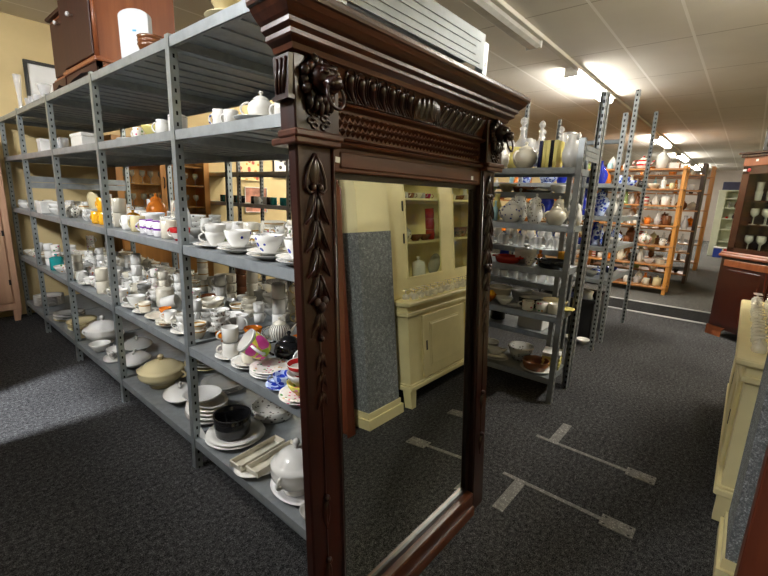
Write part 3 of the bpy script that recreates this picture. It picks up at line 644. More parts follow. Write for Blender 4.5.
# corner blocks with lion heads
for sgn,xa,xb in ((-1,SXL-.018,GX0-.026),(1,GX1+.026,SXR+.018)):
    cb=part('corner_block',MB().bbox((xa,-.056,1.705),(xb,.008,1.888),.004),CARVE,mir)
    part('block_moulding',MB().bbox((xa-.010,-.070,1.690),(xb+.004,.009,1.708),.004).bbox((xa-.005,-.062,1.674),(xb,.046,1.692),.004),CARVEX,cb)
    side=xa if sgn<0 else xb
    br=MB().prism([(-.050,1.785),(.002,1.785),(.006,1.880),(-.058,1.880)],side,side+sgn*.014,0).prism([(-.058,1.776),(.008,1.776),(.008,1.786),(-.058,1.786)],side,side+sgn*.020,0)
    for q in (-.040,-.025,-.010): br.tube([(side+sgn*.014,q*.8,1.792),(side+sgn*.017,q,1.83),(side+sgn*.014,q*1.2,1.872)],.005,6)
    part('side_bracket',br,CARVE,cb)
    cx=(xa+xb)/2; L=MB(); yl=-.056
    L.ball((cx,yl-.020,1.835),(.040,.040,.036)).ball((cx,yl-.058,1.816),(.024,.026,.020)).ball((cx,yl-.072,1.826),(.012,.012,.008))
    L.ball((cx-.017,yl-.048,1.842),(.012,.014,.009)).ball((cx+.017,yl-.048,1.842),(.012,.014,.009)).ball((cx,yl-.045,1.850),(.026,.018,.008)).ball((cx,yl-.052,1.800),(.016,.016,.008))
    for e in (-1,1): L.ball((cx+e*.036,yl-.018,1.858),(.012,.010,.014)).ball((cx+e*.013,yl-.066,1.812),(.012,.012,.010))
    for q in range(15):
        a2=PI*.5+2*PI*q/15; rr=.046+.006*(q%2)
        L.ball((cx+rr*math.cos(a2),yl-.006-.006*(q%2),1.832+rr*.95*math.sin(a2)),(.013,.014,.015),8,6)
    for q in range(5): L.ball((cx+(q-2)*.018,yl-.010,1.778-.006*(2-abs(q-2))),(.009,.012,.020),8,6)
    lh=part('lion_head',L,CARVE,cb)
    part('ring',MB().tube([(cx+.027*math.cos(2*PI*i/20),yl-.068+.006*math.sin(2*PI*i/20),1.786+.032*math.sin(2*PI*i/20)) for i in range(20)],.0045,6,closed=True),CARVE,lh)
    sc=MB()
    for q in range(4):
        for e in (-1,1): sc.tube(arc(cx+e*(.016+.012*(q%2)),1.722+q*.011,.010,.007,0,5.2,8,y=yl-.002),.0035,5)
    part('scroll_carving',sc,CARVE,cb)
    # husk drop down the stile
    d=MB(); yf=-.033; sx=cx-.002
    d.tube([(sx,yf-.004,1.655),(sx-.020,yf-.006,1.625),(sx-.032,yf-.006,1.590),(sx-.034,yf-.006,1.565),(sx-.022,yf-.008,1.552),(sx-.006,yf-.008,1.560)],.0045,6)
    d.tube([(sx,yf-.004,1.655),(sx+.020,yf-.006,1.625),(sx+.032,yf-.006,1.590),(sx+.034,yf-.006,1.565),(sx+.022,yf-.008,1.552),(sx+.006,yf-.008,1.560)],.0045,6)
    leaf(d,sx,1.645,1.560,.020,yf,.014)
    d.ball((sx-.012,yf-.006,1.566),(.011,.012,.012),8,6).ball((sx+.012,yf-.006,1.566),(.011,.012,.012),8,6)
    d.tube([(sx,yf-.003,1.56),(sx+.003,yf-.004,1.45),(sx-.002,yf-.004,1.32),(sx,yf-.003,1.16)],.004,6)
    zt=1.555
    for q,(ln,w2) in enumerate(((.085,.030),(.085,.030),(.080,.028),(.075,.026))):
        for e in (-1,1):
            leaf(d,sx+e*.010,zt,zt-ln,.012,yf,.014,bend=e*w2)
            d.tube([(sx+e*.004,yf-.006,zt),(sx+e*.014,yf-.014,zt-ln*.4),(sx+e*.024,yf-.015,zt-ln*.75),(sx+e*(.012+w2),yf-.006,zt-ln*1.02)],.0036,5)
        leaf(d,sx,zt-.012,zt-ln-.004,.010,yf,.018)
        zt-=.076
    d.ball((sx-.014,yf-.008,1.252),(.013,.014,.014),8,6).ball((sx+.014,yf-.008,1.252),(.013,.014,.014),8,6).ball((sx,yf-.012,1.236),(.013,.016,.016),8,6)
    for e in (-1,1): leaf(d,sx+e*.006,1.215,1.150,.012,yf,.014,bend=e*.028)
    leaf(d,sx,1.222,1.145,.014,yf,.018); d.ball((sx,yf-.008,1.142),(.008,.010,.010),8,6)
    for q in range(3):
        zz=1.10-q*.06
        leaf(d,sx,zz,zz-.05,.009,yf,.010)
        for e in (-1,1): leaf(d,sx+e*.008,zz-.006,zz-.052,.007,yf,.008,bend=e*.012)
    for q in (.62,.40): leaf(d,sx,q,q-.10,.016,yf,.012); d.ball((sx,yf-.006,q+.01),.011,8,6)
    d.tube([(sx,yf+.001,1.64),(sx,yf+.001,1.0),(sx,yf+.001,.30)],.0035,6)
    part('leaf_drop_carving',d,CARVE,mir)
part('price_sticker',MB().box((-.009,-.0302,-.008),(.009,-.0297,.008)),PAPER,mir,(-.418,0,1.648),(0,.10,0),'small white price sticker')
part('price_sticker',MB().box((-.009,-.0302,-.008),(.009,-.0297,.008)),PAPER,mir,(.358,0,1.640),(0,0,0),'small white price sticker')

# ------------------------------------------------------------------ cream hutch facing the mirror
HX0,HX1=2.53,4.23; HC=(HX0+HX1)/2
hu=thing('cream_hutch','cream painted glazed hutch beside the carpeted pillar, facing the mirror','hutch cabinet',(HX0,-.10,0))
def hp(name,mb,m,p=None,label=None): return part(name,mb,m,p or hu,(0,0,0),(0,0,0),label)
W=HX1-HX0
body=MB().box((.015,-.50,.19),(W-.015,-.012,.775)); hp('base_cabinet',body,PAINT)
hp('base_moulding',MB().bbox((-.012,-.51,.150),(W+.012,.012,.185),.006).bbox((.0,-.505,.185),(W,.002,.20),.004),PAINT)
for fx in (.0,W-.075):
    for fy in (-.08,-.49):
        cxx=fx+.0375; cyy=fy+.0375
        hp('foot',MB().prism([(cxx-.042,.15),(cxx+.042,.15),(cxx+.026,0),(cxx-.026,0)],cyy-.036,cyy+.036,1),PAINT)
hp('frieze_moulding',MB().bbox((-.008,-.505,.755),(W+.008,.008,.785),.005).bbox((.004,-.50,.785),(W-.004,-.004,.84),.003),PAINT)
hp('worktop',MB().bbox((-.022,-.51,.838),(W+.022,.042,.871),.008),PAINT)
for s in (0,1):
    x0=.185 if s==0 else HC-HX0+.02; x1=HC-HX0-.02 if s==0 else W-.185
    d=hp('door',MB().bbox((x0,-.012,.215),(x1,.008,.735),.004),PAINT)
    pm=MB(); ix0,ix1,iz0,iz1=x0+.105,x1-.105,.30,.65
    pm.bbox((ix0,.006,iz0),(ix1,.014,iz1),.006)
    for a,b2 in (((ix0-.014,iz0-.014),(ix1+.014,iz0)),((ix0-.014,iz1),(ix1+.014,iz1+.014)),((ix0-.014,iz0),(ix0,iz1)),((ix1,iz0),(ix1+.014,iz1))): pm.box((a[0],.006,a[1]),(b2[0],.011,b2[1]))
    hp('door_panel',pm,PAINT,d)
    hp('key_plate',MB().bbox((x0+.035,.007,.44),(x0+.055,.011,.52),.002),BLKM,d,'dark metal key plate')
# upper glazed part
uy=-.155; ub=-.50; ZT=2.42
u=MB().box((.0,ub,.871),(.022,uy-.02,ZT)).box((W-.022,ub,.871),(W,uy-.02,ZT)).box((.022,ub,.871),(W-.022,ub+.015,ZT)).box((.022,ub+.015,.925),(W-.022,uy-.02,.95)).box((.0,ub,ZT-.02),(W,uy,ZT))
hp('upper_case',u,PAINT)
for z in (1.325,1.69,2.02): hp('shelf',MB().box((.024,ub+.016,z-.018),(W-.024,uy-.03,z)),PAINT)
hp('cornice',MB().bbox((-.03,ub,ZT),(W+.03,uy+.04,ZT+.05),.012),PAINT)
MI=HC-HX0
PG=pane_glass('pane_glass',(.94,.95,.88))
for x0,x1,sw in ((.0,MI,.20),(MI,W,.105)):
    fl=MB(); a=x0+(.225 if x0==0 else .105); b2=x1-(.105 if x0==0 else .225)
    fl.box((x0,uy-.02,.875),(a,uy,ZT-.02)).box((b2,uy-.02,.875),(x1,uy,ZT-.02)).box((a,uy-.02,.875),(b2,uy,1.03)).box((a,uy-.02,2.32),(b2,uy,ZT-.02))
    for zz in (1.03,2.32): fl.bbox((a-.006,uy,zz-.008),(b2+.006,uy+.006,zz+.008),.002)
    for xx in (a,b2): fl.bbox((xx-.008,uy,1.03),(xx+.008,uy+.006,2.32),.002)
    dr=hp('glazed_door',fl,PAINT)
    hp('pane',MB().box((a,uy-.012,1.03),(b2,uy-.009,2.32)),PG,dr)
    for zz in (1.36,1.62,1.95): hp('hinge',MB().bbox((x0+.185 if x0==0 else x1-.2,uy-.0005,zz-.04),((x0+.20) if x0==0 else x1-.185,uy+.006,zz+.04),.001),BLKM,dr)
# tall red board beside the pillar
single('wooden_cabinet',MB().bbox((1.885,-.95,0),(1.98,-.185,2.2),.006),REDWOOD,'red stained wooden cabinet edge at the foot of the carpeted pillar','cabinet')

# ------------------------------------------------------------------ mahogany display cabinet, turned to the aisle
ang=math.radians(48.5-90)      # front plane runs along local +y after this turn
mc=thing('display_cabinet','mahogany glazed display cabinet with a red price dot, by the aisle','display cabinet',(6.65,.18,0),ang)
# local: y along the front (left end at y=0, going to -y), front face x=0 looking to -x, body to +x
def cp(n,mb,m,p=None,label=None): return part(n,mb,m,p or mc,(0,0,0),(0,0,0),label)
cw=1.25; cd=.48
cp('base_case',MB().bbox((0,-cw,.10),(cd,0,1.0),.004),MAHOG)
for y in (0.01,-cw+.17):
    cp('bracket_foot',MB().prism([(-.012,.0),(-.012,.12),(.0,.12),(.0,.0)],y-.2,y,1).prism([(y-.24,.12),(y,.12),(y,.0),(y-.07,.0),(y-.10,.05),(y-.20,.075)],-.012,.012,0),CHERRY)
cp('waist_moulding',MB().bbox((-.03,-cw-.02,.985),(cd,.03,1.02),.008).bbox((-.018,-cw-.01,1.02),(cd,.018,1.045),.006),CHERRY)
for k,(ya,yb) in enumerate(((-.05,-cw/2+.01),(-cw/2-.01,-cw+.05))):
    d=cp('door',MB().bbox((-.018,yb,.16),(.0,ya,.94),.004),MAHOG)
    cp('door_panel',MB().bbox((-.024,yb+.09,.26),(-.016,ya-.09,.84),.006),MAHOG,d)
    cp('drawer_rail',MB().bbox((-.022,yb+.01,.875),(-.016,ya-.01,.955),.003),CHERRY,d)
uz=2.16
up=MB().box((.06,-.022,1.045),(cd-.02,-.0,uz)).box((.06,-cw,1.045),(cd-.02,-cw+.022,uz)).box((cd-.04,-cw,1.045),(cd-.02,0,uz)).box((.06,-cw,uz-.02),(cd-.02,0,uz)).box((.06,-cw,1.045),(cd-.02,0,1.06))
cp('upper_case',up,MAHOG)
for z in (1.38,1.66): cp('shelf',MB().box((.085,-cw+.024,z-.012),(cd-.045,-.024,z)),MAHOG)
for ya,yb in ((-.0,-cw/2),(-cw/2,-cw)):
    fm=MB().box((.045,ya-.085,1.045),(.06,ya,uz)).box((.045,yb,1.045),(.06,yb+.055,uz)).box((.045,yb,1.045),(.06,ya,1.10)).box((.045,yb,uz-.20),(.06,ya,uz))
    d=cp('glazed_door',fm,MAHOG); cp('pane',MB().box((.050,yb+.055,1.10),(.053,ya-.085,uz-.20)),PG,d)
cp('frieze',MB().bbox((.030,-cw,uz-.11),(.048,0,uz-.01),.004),CHERRY)
cp('cornice',MB().bbox((.01,-cw-.03,uz-.01),(cd,.03,uz+.02),.006).bbox((-.01,-cw-.05,uz+.02),(cd,.05,uz+.045),.006),MAHOG)
cp('price_dot',MB().lathe([(0,0),(.022,0),(.022,.002),(0,.002)],14,M=Matrix.Translation((.043,-.075,uz-.155)) @ Matrix.Rotation(-PI/2,4,'Y')),REDP,None,'red price dot')
for yy,zz in ((-.03,-.155),(-.16,-.05)): cp('sticker',MB().box((.0275,yy-.014,uz+zz-.012),(.0445 if zz<-.1 else .030,yy+.014,uz+zz+.012)),PAPER)
tv=thing('portable_television','black portable set on top of the mahogany cabinet','television',(0,0,0))
Mc=Matrix.Translation((6.65,.18,0)) @ Matrix.Rotation(ang,4,'Z')
tv.location=(Mc @ Vector((.22,-.36,uz+.046))); tv.rotation_euler=(0,0,ang)
part('casing',MB().bbox((-.14,-.22,0),(.16,.22,.30),.012),BLKP,tv)
part('screen',MB().bbox((-.146,-.17,.05),(-.139,.17,.27),.003),plain('dark_screen',(.01,.012,.014),.08),tv)
part('cable',MB().tube([(-.15,-.05,.26),(-.155,-.02,.15),(-.15,.05,.08),(-.155,.12,.05)],.006,6),WPLAST,tv,label='white cable')

# ------------------------------------------------------------------ cupboard on top of the cup rack
tc_=thing('wall_cupboard','two-door cherry wood cupboard with porcelain knobs on top of the rack','cupboard',(1.0,3.26,2.23))
KZ1,KZ2,KY1,KY2=.41,.455,.35,.775; H=.60; HF=.53; D=.50; Wc=1.06
tcp=lambda n,mb,m,p=None,l=None: part(n,mb,m,p or tc_,(0,0,0),(0,0,0),l)
tcp('case',MB().bbox((0,0,.10),(D,.68,H),.004).bbox((.03,.70,.10),(D,Wc,HF),.004),CHERRY)
tcp('plinth',MB().bbox((-.015,-.012,.085),(D,.692,.112),.006).bbox((.015,.70,.085),(D,Wc+.012,.112),.006),CHERRY)
for y0,y1 in ((0,.68),(.71,Wc)):
    q=[(y0,.0),(y0,.088),(y1,.088),(y1,0),(y1-.05,0),(y1-.08,.035),(y1-.14,.045),((y0+y1)/2,.06),(y0+.14,.045),(y0+.08,.035),(y0+.05,0)]
    tcp('bracket_foot',MB().prism(q,.0,.03,0),CHERRYD)
tcp('side_foot',MB().bbox((0,0,0),(.03,.03,.09),.003).bbox((D-.05,0,0),(D,.03,.09),.003).box((0,.0,.05),(D,.02,.09)),CHERRY)
tcp('cornice',MB().bbox((-.03,-.02,H),(D,.70,H+.03),.008).bbox((0.0,.69,HF-.005),(D,Wc+.02,HF+.02),.008),CHERRYD)
for y0,y1,x,zk in ((.03,.65,-.012,KZ1),(.735,Wc-.03,.018,KZ2)):
    d=tcp('door',MB().bbox((x,y0,.125),(x+.014,y1,(H if y0<.1 else HF)-.03),.004),CHERRYD)
    yk=KY1 if y0<.1 else KY2
    tcp('knob',MB().lathe([(0,0),(.006,0),(.006,.016),(.014,.022),(.016,.030),(.010,.038),(0,.040)],12,M=Matrix.Translation((x,yk,zk)) @ Matrix.Rotation(-PI/2,4,'Y')),G['white'],d,'white porcelain knob')
tcp('corner_post',MB().tube([(.006,.004,.115),(.006,.004,H)],.014,8),CHERRY)
# oak display cabinet at the end of the aisle
oc=thing('oak_display_cabinet','honey oak cabinet with glazed doors full of glassware, at the back wall','display cabinet',(1.93,6.02,0))
ocp=lambda n,mb,m,p=None: part(n,mb,m,p or oc)
OW=1.20
ocp('base_case',MB().bbox((0,0,0),(OW,.42,1.12),.004),OAK)
ocp('upper_case',MB().box((0,.03,1.12),(.025,.42,2.1)).box((OW-.025,.03,1.12),(OW,.42,2.1)).box((0,.40,1.12),(OW,.42,2.1)).box((-.02,0,2.1),(OW+.02,.44,2.16)),OAK)
for z in (1.30,1.60,1.86): ocp('shelf',MB().box((.026,.05,z-.015),(OW-.026,.40,z)),OAK)
for k in range(2):
    x0=.0+k*.60; x1=x0+.60
    d=ocp('glazed_door',MB().box((x0,.005,1.12),(x0+.075,.03,2.1)).box((x1-.075,.005,1.12),(x1,.03,2.1)).box((x0,.005,1.12),(x1,.03,1.19)).box((x0,.005,2.03),(x1,.03,2.1)),OAK)
    ocp('pane',MB().box((x0+.075,.015,1.19),(x1-.075,.018,2.03)),PG,d)
    ocp('handle',MB().tube([((x1-.035 if k==0 else x0+.035),.004,1.55),((x1-.035 if k==0 else x0+.035),-.022,1.57),((x1-.035 if k==0 else x0+.035),-.022,1.67),((x1-.035 if k==0 else x0+.035),.004,1.69)],.007,6),BLKM,d)
    d2=ocp('door',MB().bbox((x0+.01,-.014,.10),(x1-.01,.0,1.08),.004),OAK); ocp('door_panel',MB().bbox((x0+.09,-.02,.2),(x1-.09,-.012,.98),.006),OAK,d2)
# pine cupboard in the far corner
pc=thing('pine_cupboard','pale pine plank cupboard in the corner past the cup rack','cupboard',(-.25,6.19,0))
pcp=lambda n,mb,m,p=None: part(n,mb,m,p or pc)
pcp('case',MB().bbox((.0,.02,.12),(1.13,.26,1.98),.004),PINE)
for x in (0.0,1.06):
    pcp('leg',MB().prism([(x,.0),(x+.05,.0),(x+.075,.14),(x-.005,.14)],.0,.04,1),PINE)
pcp('top',MB().bbox((-.02,-.02,1.97),(1.15,.27,2.0),.006),PINE)
pcp('base_rail',MB().bbox((-.005,-.004,.13),(1.135,.02,.20),.004),PINE)
for k in range(2):
    x0=.06+k*.51; d=pcp('door',MB().bbox((x0,.0,.215),(x0+.50,.022,1.93),.004),PINE)
    for zz in (.45,1.0,1.6): pcp('hinge',MB().bbox((x0+.485,-.005,zz-.03),(x0+.505,.002,zz+.03),.001),BLKM,d)
pcp('corner_plank',MB().bbox((1.08,-.005,.13),(1.135,.02,1.96),.004),PINE)

# floor strips, pictures, far end
def floor_bracket(y,label,x,cross,cdir):
    t=thing('floor_bracket',label,'floor bracket',(x,y,.0),0,'flat metal T brackets on the carpet')
    part('end_plate',MB().bbox((-.045,-.075,0),(.045,.075,.005),.002),PLATE,t)
    part('strip',MB().bbox((-.014,.075,0),(.014,cross,.004),.0015),PLATE,t)
    part('cross_strip',MB().bbox((cdir*.014,cross*.82-.03,0),(cdir*.30,cross*.82+.03,.004),.0015),PLATE,t)
    for a in (-.03,.03):
        for b in (-.055,.055): part('screw_hole',MB().lathe([(0,.0052),(.007,.0052),(.007,.0058),(0,.0058)],10),BLKP,t,(a,b,0))
floor_bracket(.245,'flat speckled T bracket on the carpet in front of the mirror foot',2.14,.60,-1)
floor_bracket(.235,'flat speckled T bracket on the carpet nearer the teapot rack',2.675,.62,1)
def picture(x0,x1,z0,z1,label,mat,fm,bw=.03,mount=None):
    t=thing('framed_picture',label,'picture',(x0,6.459,z0),0,'pictures on the back wall')
    w,h=x1-x0,z1-z0
    part('frame',MB().bbox((0,-.03,0),(w,0,bw),.003).bbox((0,-.03,h-bw),(w,0,h),.003).bbox((0,-.03,bw),(bw,0,h-bw),.003).bbox((w-bw,-.03,bw),(w,0,h-bw),.003),fm,t)
    part('print',MB().box((bw,-.012,bw),(w-bw,-.004,h-bw)),mat,t)
picture(1.24,1.86,2.42,2.90,'black framed white print on the yellow wall beside the cherry cupboard',PAPER,BLKP,.035)
picture(4.52,4.95,1.80,2.12,'black framed print with small red figures behind the mugs',pattern('print_figures',(.8,.78,.7),[(.05,.05,.05),(.5,.05,.05)],9,.3,.6),BLKP,.02)
picture(3.95,4.38,1.20,1.62,'sunset coloured print leaning behind the mugs',plain('sunset_print',(.55,.24,.16),.6,0,.6,5),PAPER,.012)
picture(3.85,4.30,1.72,2.14,'yellow and red sketch on the wall over the mugs',pattern('print_sketch',(.80,.66,.34),[(.55,.10,.06),(.65,.30,.05)],14,.4,.6),WALLY,.012)

# white cabinet at the far end
wc=thing('white_bookcase','pale painted open bookcase at the far end of the aisle','bookcase',(18.0,-.30,0))
wcp=lambda n,mb,m,p=None: part(n,mb,m,p or wc)
wcp('side_panel',MB().bbox((0,1.0,0),(.45,1.2,2.12),.006),PAINTW); wcp('side_panel',MB().bbox((0,0,0),(.45,.05,2.12),.006),PAINTW)
wcp('back_panel',MB().box((.43,.05,0),(.45,1.0,2.12)),PAINTW); wcp('top',MB().bbox((-.02,-.02,2.12),(.47,1.22,2.16),.006),PAINTW)
for z in (.1,.5,.9,1.25,1.6,1.9): wcp('shelf',MB().box((.01,.05,z-.03),(.43,1.0,z)),PAINTW)
mc2=thing('mantel_clock','small wooden mantel clock on the far white bookcase','clock',(18.2,-.02,2.16))
part('case',MB().bbox((-.06,-.12,0),(.06,.12,.12),.01).bbox((-.05,-.08,.12),(.05,.08,.34),.03),CHERRY,mc2)
part('dial',MB().lathe([(0,0),(.06,0),(.06,.01),(0,.012)],16,M=Matrix.Translation((-.05,0,.24)) @ Matrix.Rotation(-PI/2,4,'Y')),PAPER,mc2)
single('navy_box',MB().bbox((-.15,-.22,0),(.15,.22,.26),.01),plain('navy_card',(.02,.02,.06),.6),'dark navy box on top of the far white bookcase','box',(18.2,.62,2.16))
single('white_cloth',MB().lathe([(0,.12),(.04,.10),(.09,.05),(.13,.02),(.135,0),(0,0)],12,1,1.1,smooth=True),PAPER,'crumpled white cloth on the far white bookcase beside the clock','cloth',(18.2,.25,2.16))
for k,(m,lb,y) in enumerate(((BLUEP,'blue plastic tub on the floor before the far white bookcase',.62),(REDP,'red plastic tub on the floor before the far white bookcase',.36),(BLUEP,'small blue tub at the corner of the far white bookcase',.10))):
    t=thing('plastic_tub',lb,'tub',(17.6,y,0),0,'plastic tubs by the far bookcase')
    part('tub_body',MB().prism([(-.09,0),(.09,0),(.12,.30),(-.12,.30)],-.11,.11,1),m,t); part('lid',MB().bbox((-.13,-.125,.30),(.13,.125,.335),.008),PAPER if k<2 else REDP,t)
# ------------------------------------------------------------------ crockery on the cup rack
S4,S3,S2,S1,ST=ZS
BAYW=['first bay','second bay','third bay','fourth bay','fifth bay']
ROWW=['front row','second row','third row','fourth row','fifth row','back row']
TAKEN=[]
def take(x,y,r,z): TAKEN.append((x,y,r,z))
def is_free(x,y,r,z): return all((x-a)**2+(y-b)**2>(r+c)**2 for a,b,c,d in TAKEN if abs(d-z)<.02)
def hero(k,x,y,z,mat,label,rz=0,scale=1,r=None,**kw):
    if r: take(x,y,r,z if not kw.get('on') else kw['on'])
    kw.pop('on',None)
    return place(k,(x,y,z),mat,rz,scale,label=label,**kw)
CG='porcelain on the cup rack'
# lower cup shelf, in front
hero('saucer',1.035,1.86,S3,'white','white saucer under two stacked coffee cups at the front of the lower cup shelf',r=.08)
hero('coffee_cup',1.035,1.86,S3+.0068,'white','white coffee cup on a saucer with another cup stacked on it',2.6,1.1)
hero('coffee_cup',1.035,1.86,S3+.0850,'white','white coffee cup stacked upside over its twin at the front shelf edge',3.0,1.1)
for q in range(2): hero('saucer',1.04,1.70,S3+q*.0145,'white',['white saucer at the bottom of a pair under the small ivory cup','upper white saucer of a pair under the small ivory cup'][q],r=.08,scale=1.1)
hero('coffee_cup',1.04,1.70,S3+.0225,'ivory','small ivory cup on two saucers beside the tilted bright cup',-1.2,1.05)
for q in range(3): hero('plate',1.06,1.555,S3+q*.012,['white','white','pflower'][q],['lowest white plate under the tilted bright-printed cup','middle white plate under the tilted bright-printed cup','sprigged plate carrying the tilted bright-printed cup'][q],scale=.74,r=.10)
hero('wide_cup',1.075,1.615,S3+.086,'white','large white cup tipped over on plates, bright pink and yellow print',4.35,1.25,tilt=(.9,0),over={'cup_body':'rainbow'})
hero('saucer',1.015,1.405,S3,'blueware','blue-and-white saucer beside the stack of small bowls',scale=.95,r=.07)
hero('teacup',1.015,1.405,S3+.0065,'blueware','blue-and-white cup on its saucer beside the stack of small bowls',2.4,.9)
hero('plate',1.01,1.27,S3,'pflower','sprigged plate under the stack of small bowls next to the mirror',scale=.72,r=.10)
hero('plate',1.01,1.27,S3+.012,'pflower','second sprigged plate directly under the small bowls by the mirror',scale=.70)
for q,(m,lb) in enumerate((('rainbow','yellow bright-printed bowl at the bottom of the stack by the mirror'),('white','white bowl in the middle of the stack by the mirror'),('redband','red-banded bowl on top of the stack by the mirror'))):
    hero('bowl',1.01,1.27,S3+.020+q*.040,m,lb,0,.85)
hero('teapot',1.21,1.62,S3,'black','black teapot behind the tilted bright-printed cup',2.2,.95,r=.11)
hero('wide_cup',1.17,1.42,S3+.051,'white','white wide cup lying on its side behind the blue-and-white cup',5.5,1.3,tilt=(1.0,0),r=.08,on=S3)
hero('mug',1.16,1.87,S3,'gflower','grey-sprigged open mug beside the black teapot',.6,1.0,r=.06)
for (x,y,lb) in ((1.13,2.06,'amber cup nearest the second upright on the lower cup shelf'),(1.27,2.03,'amber cup behind the grey-sprigged mug'),(1.36,1.72,'amber cup close to the mirror behind the black teapot')):
    hero('teacup',x,y,S3,'amber',lb,rnd.uniform(0,6),1.1,r=.06)
hero('teapot',1.37,1.92,S3,'stripe','striped grey and cream round pot among the amber cups',2.8,.8,r=.085,over={'lid':'ivory'})
hero('coffee_cup',1.14,1.24,S3,'white','white cup in a pair of stacked cups beside the mirror edge',1,1.1,r=.06)
hero('coffee_cup',1.14,1.24,S3+.078,'white','top white cup in a pair of stacked cups beside the mirror edge',1,1.1)
hero('canister',1.22,3.06,S3,'ivory','squat ivory canister in the second row of the lower cup shelf',0,1.15,r=.08)
hero('mug',1.15,2.93,S3+.048,'white','white mug lying on its side before the ivory canister',.71,1.1,tilt=(1.3,0),r=.07,on=S3)
hero('teacup',1.06,3.14,S3+.0066,'white','white wide teacup on a saucer at the third upright',2.5,1.25,r=.09,on=S3); hero('saucer',1.06,3.14,S3,'white','white saucer at the front by the third upright',scale=1.25)
hero('saucer',1.045,2.96,S3,'white','white saucer with gold-banded cup before the tipped mug',r=.08); hero('coffee_cup',1.045,2.96,S3+.0068,'goldrim','gold-banded coffee cup on a saucer before the tipped mug',2.4)
hero('plate',1.09,2.78,S3,'ivory','ivory plate beneath an orange cup on the lower cup shelf',scale=.85,r=.10); hero('teacup',1.11,2.80,S3+.008,'orange','orange cup on an ivory plate, lower cup shelf',1,.8)
for q in range(2): hero('saucer',1.05,2.58,S3+q*.0145,'goldrim',['lower gold-banded saucer of a pair under a white coffee cup','upper gold-banded saucer of a pair under a white coffee cup'][q],r=.085,scale=1.1)
hero('coffee_cup',1.05,2.58,S3+.0222,'white','white straight coffee cup on two gold-banded saucers',2.4,1.0)
hero('teacup',1.05,2.38,S3+.0066,'white','white teacup on a saucer next to the second upright, lower cup shelf',2.4,1.1,r=.085,on=S3); hero('saucer',1.05,2.38,S3,'white','white saucer next to the second upright, lower cup shelf',scale=1.1)
hero('teacup',1.05,2.38,S3+.0455,'white','white teacup nested in another by the second upright, lower cup shelf',2.9,1.1)
hero('canister',1.03,5.05,S3,'teal','teal lidded canister on the lower cup shelf near the pine cupboard',0,1.1,r=.08)
hero('mug',1.04,3.36,S3,'pflower','pink-sprigged mug beside the third upright on the lower cup shelf',1,1.0,r=.06)
# upper cup shelf, in front
hero('plate',1.05,1.99,S2,'white','white plate under two stacked cups by the second upright',scale=.80,r=.11)
hero('teacup',1.05,1.985,S2+.008,'white','white teacup on a plate with a second cup stacked in it',2.5,1.1)
hero('teacup',1.05,1.985,S2+.0465,'white','white teacup nested in the cup on the plate by the upright',2.1,1.1)
for (y,lb) in ((1.755,'farther'),(1.515,'middle'),(1.31,'nearer')):
    nm={'farther':'beside the stacked white cups','middle':'between two like it','nearer':'by the mirror frame'}[lb]
    for q in range(2): hero('saucer',1.035,y,S2+q*.015,'white',f"{['lower','upper'][q]} white saucer under the blue-sprigged cup {nm}",scale=1.2,r=.095)
    hero('teacup',1.035,y,S2+.023,'bflower',f'blue-sprigged teacup on two saucers, {nm}',-.9,1.3)
hero('mug',1.04,3.55,S2,'yellow','yellow beaker at the bottom of a pair by the third upright',2,1.0,r=.06); hero('mug',1.04,3.55,S2+.094,'yellow','yellow beaker standing on another by the third upright',2,1.05)
hero('plate',1.15,4.20,S2+.112,'cream','cream plate leaning upright among the yellow crockery',PI/2+.2,.85,tilt=(1.35,0),r=.10,on=S2)
hero('jar',1.30,3.30,S2,'orange','orange lidded jar behind the third upright, upper cup shelf',0,.8,r=.08)
hero('mug',1.03,3.68,S2,'yellow','yellow mug next to the stacked yellow beakers',2,.95,r=.06)
hero('mug',1.04,3.10,S2,'white','white mug just inside the third upright, upper cup shelf',2,1.0,r=.06); hero('mug',1.04,2.94,S2,'cream','cream mug between white mugs on the upper cup shelf',2,1.05,r=.06)
for q,y in enumerate((2.78,2.68,2.58)): hero('mug',1.03,y,S2,'bluerim',['purple-rimmed mug beside the cream mug','purple-rimmed mug in the middle of three','purple-rimmed mug next to the ivory beaker'][q],2.2,.92,r=.052)
hero('mug',1.03,2.46,S2,'ivory','ivory beaker beside the purple-rimmed mugs',-1,1.08,r=.055); hero('teacup',1.03,2.33,S2,'redband','red-banded cup on the upper cup shelf near the second upright',2,1.15,r=.065)
hero('plate',1.16,2.62,S2+.112,'grey','grey plate standing on edge behind the purple-rimmed mugs',PI/2,.85,tilt=(1.4,0),r=.07,on=S2)
hero('box',1.04,5.15,S2,'white','white printed box on the upper cup shelf at the far end',.1,1.3,r=.10)
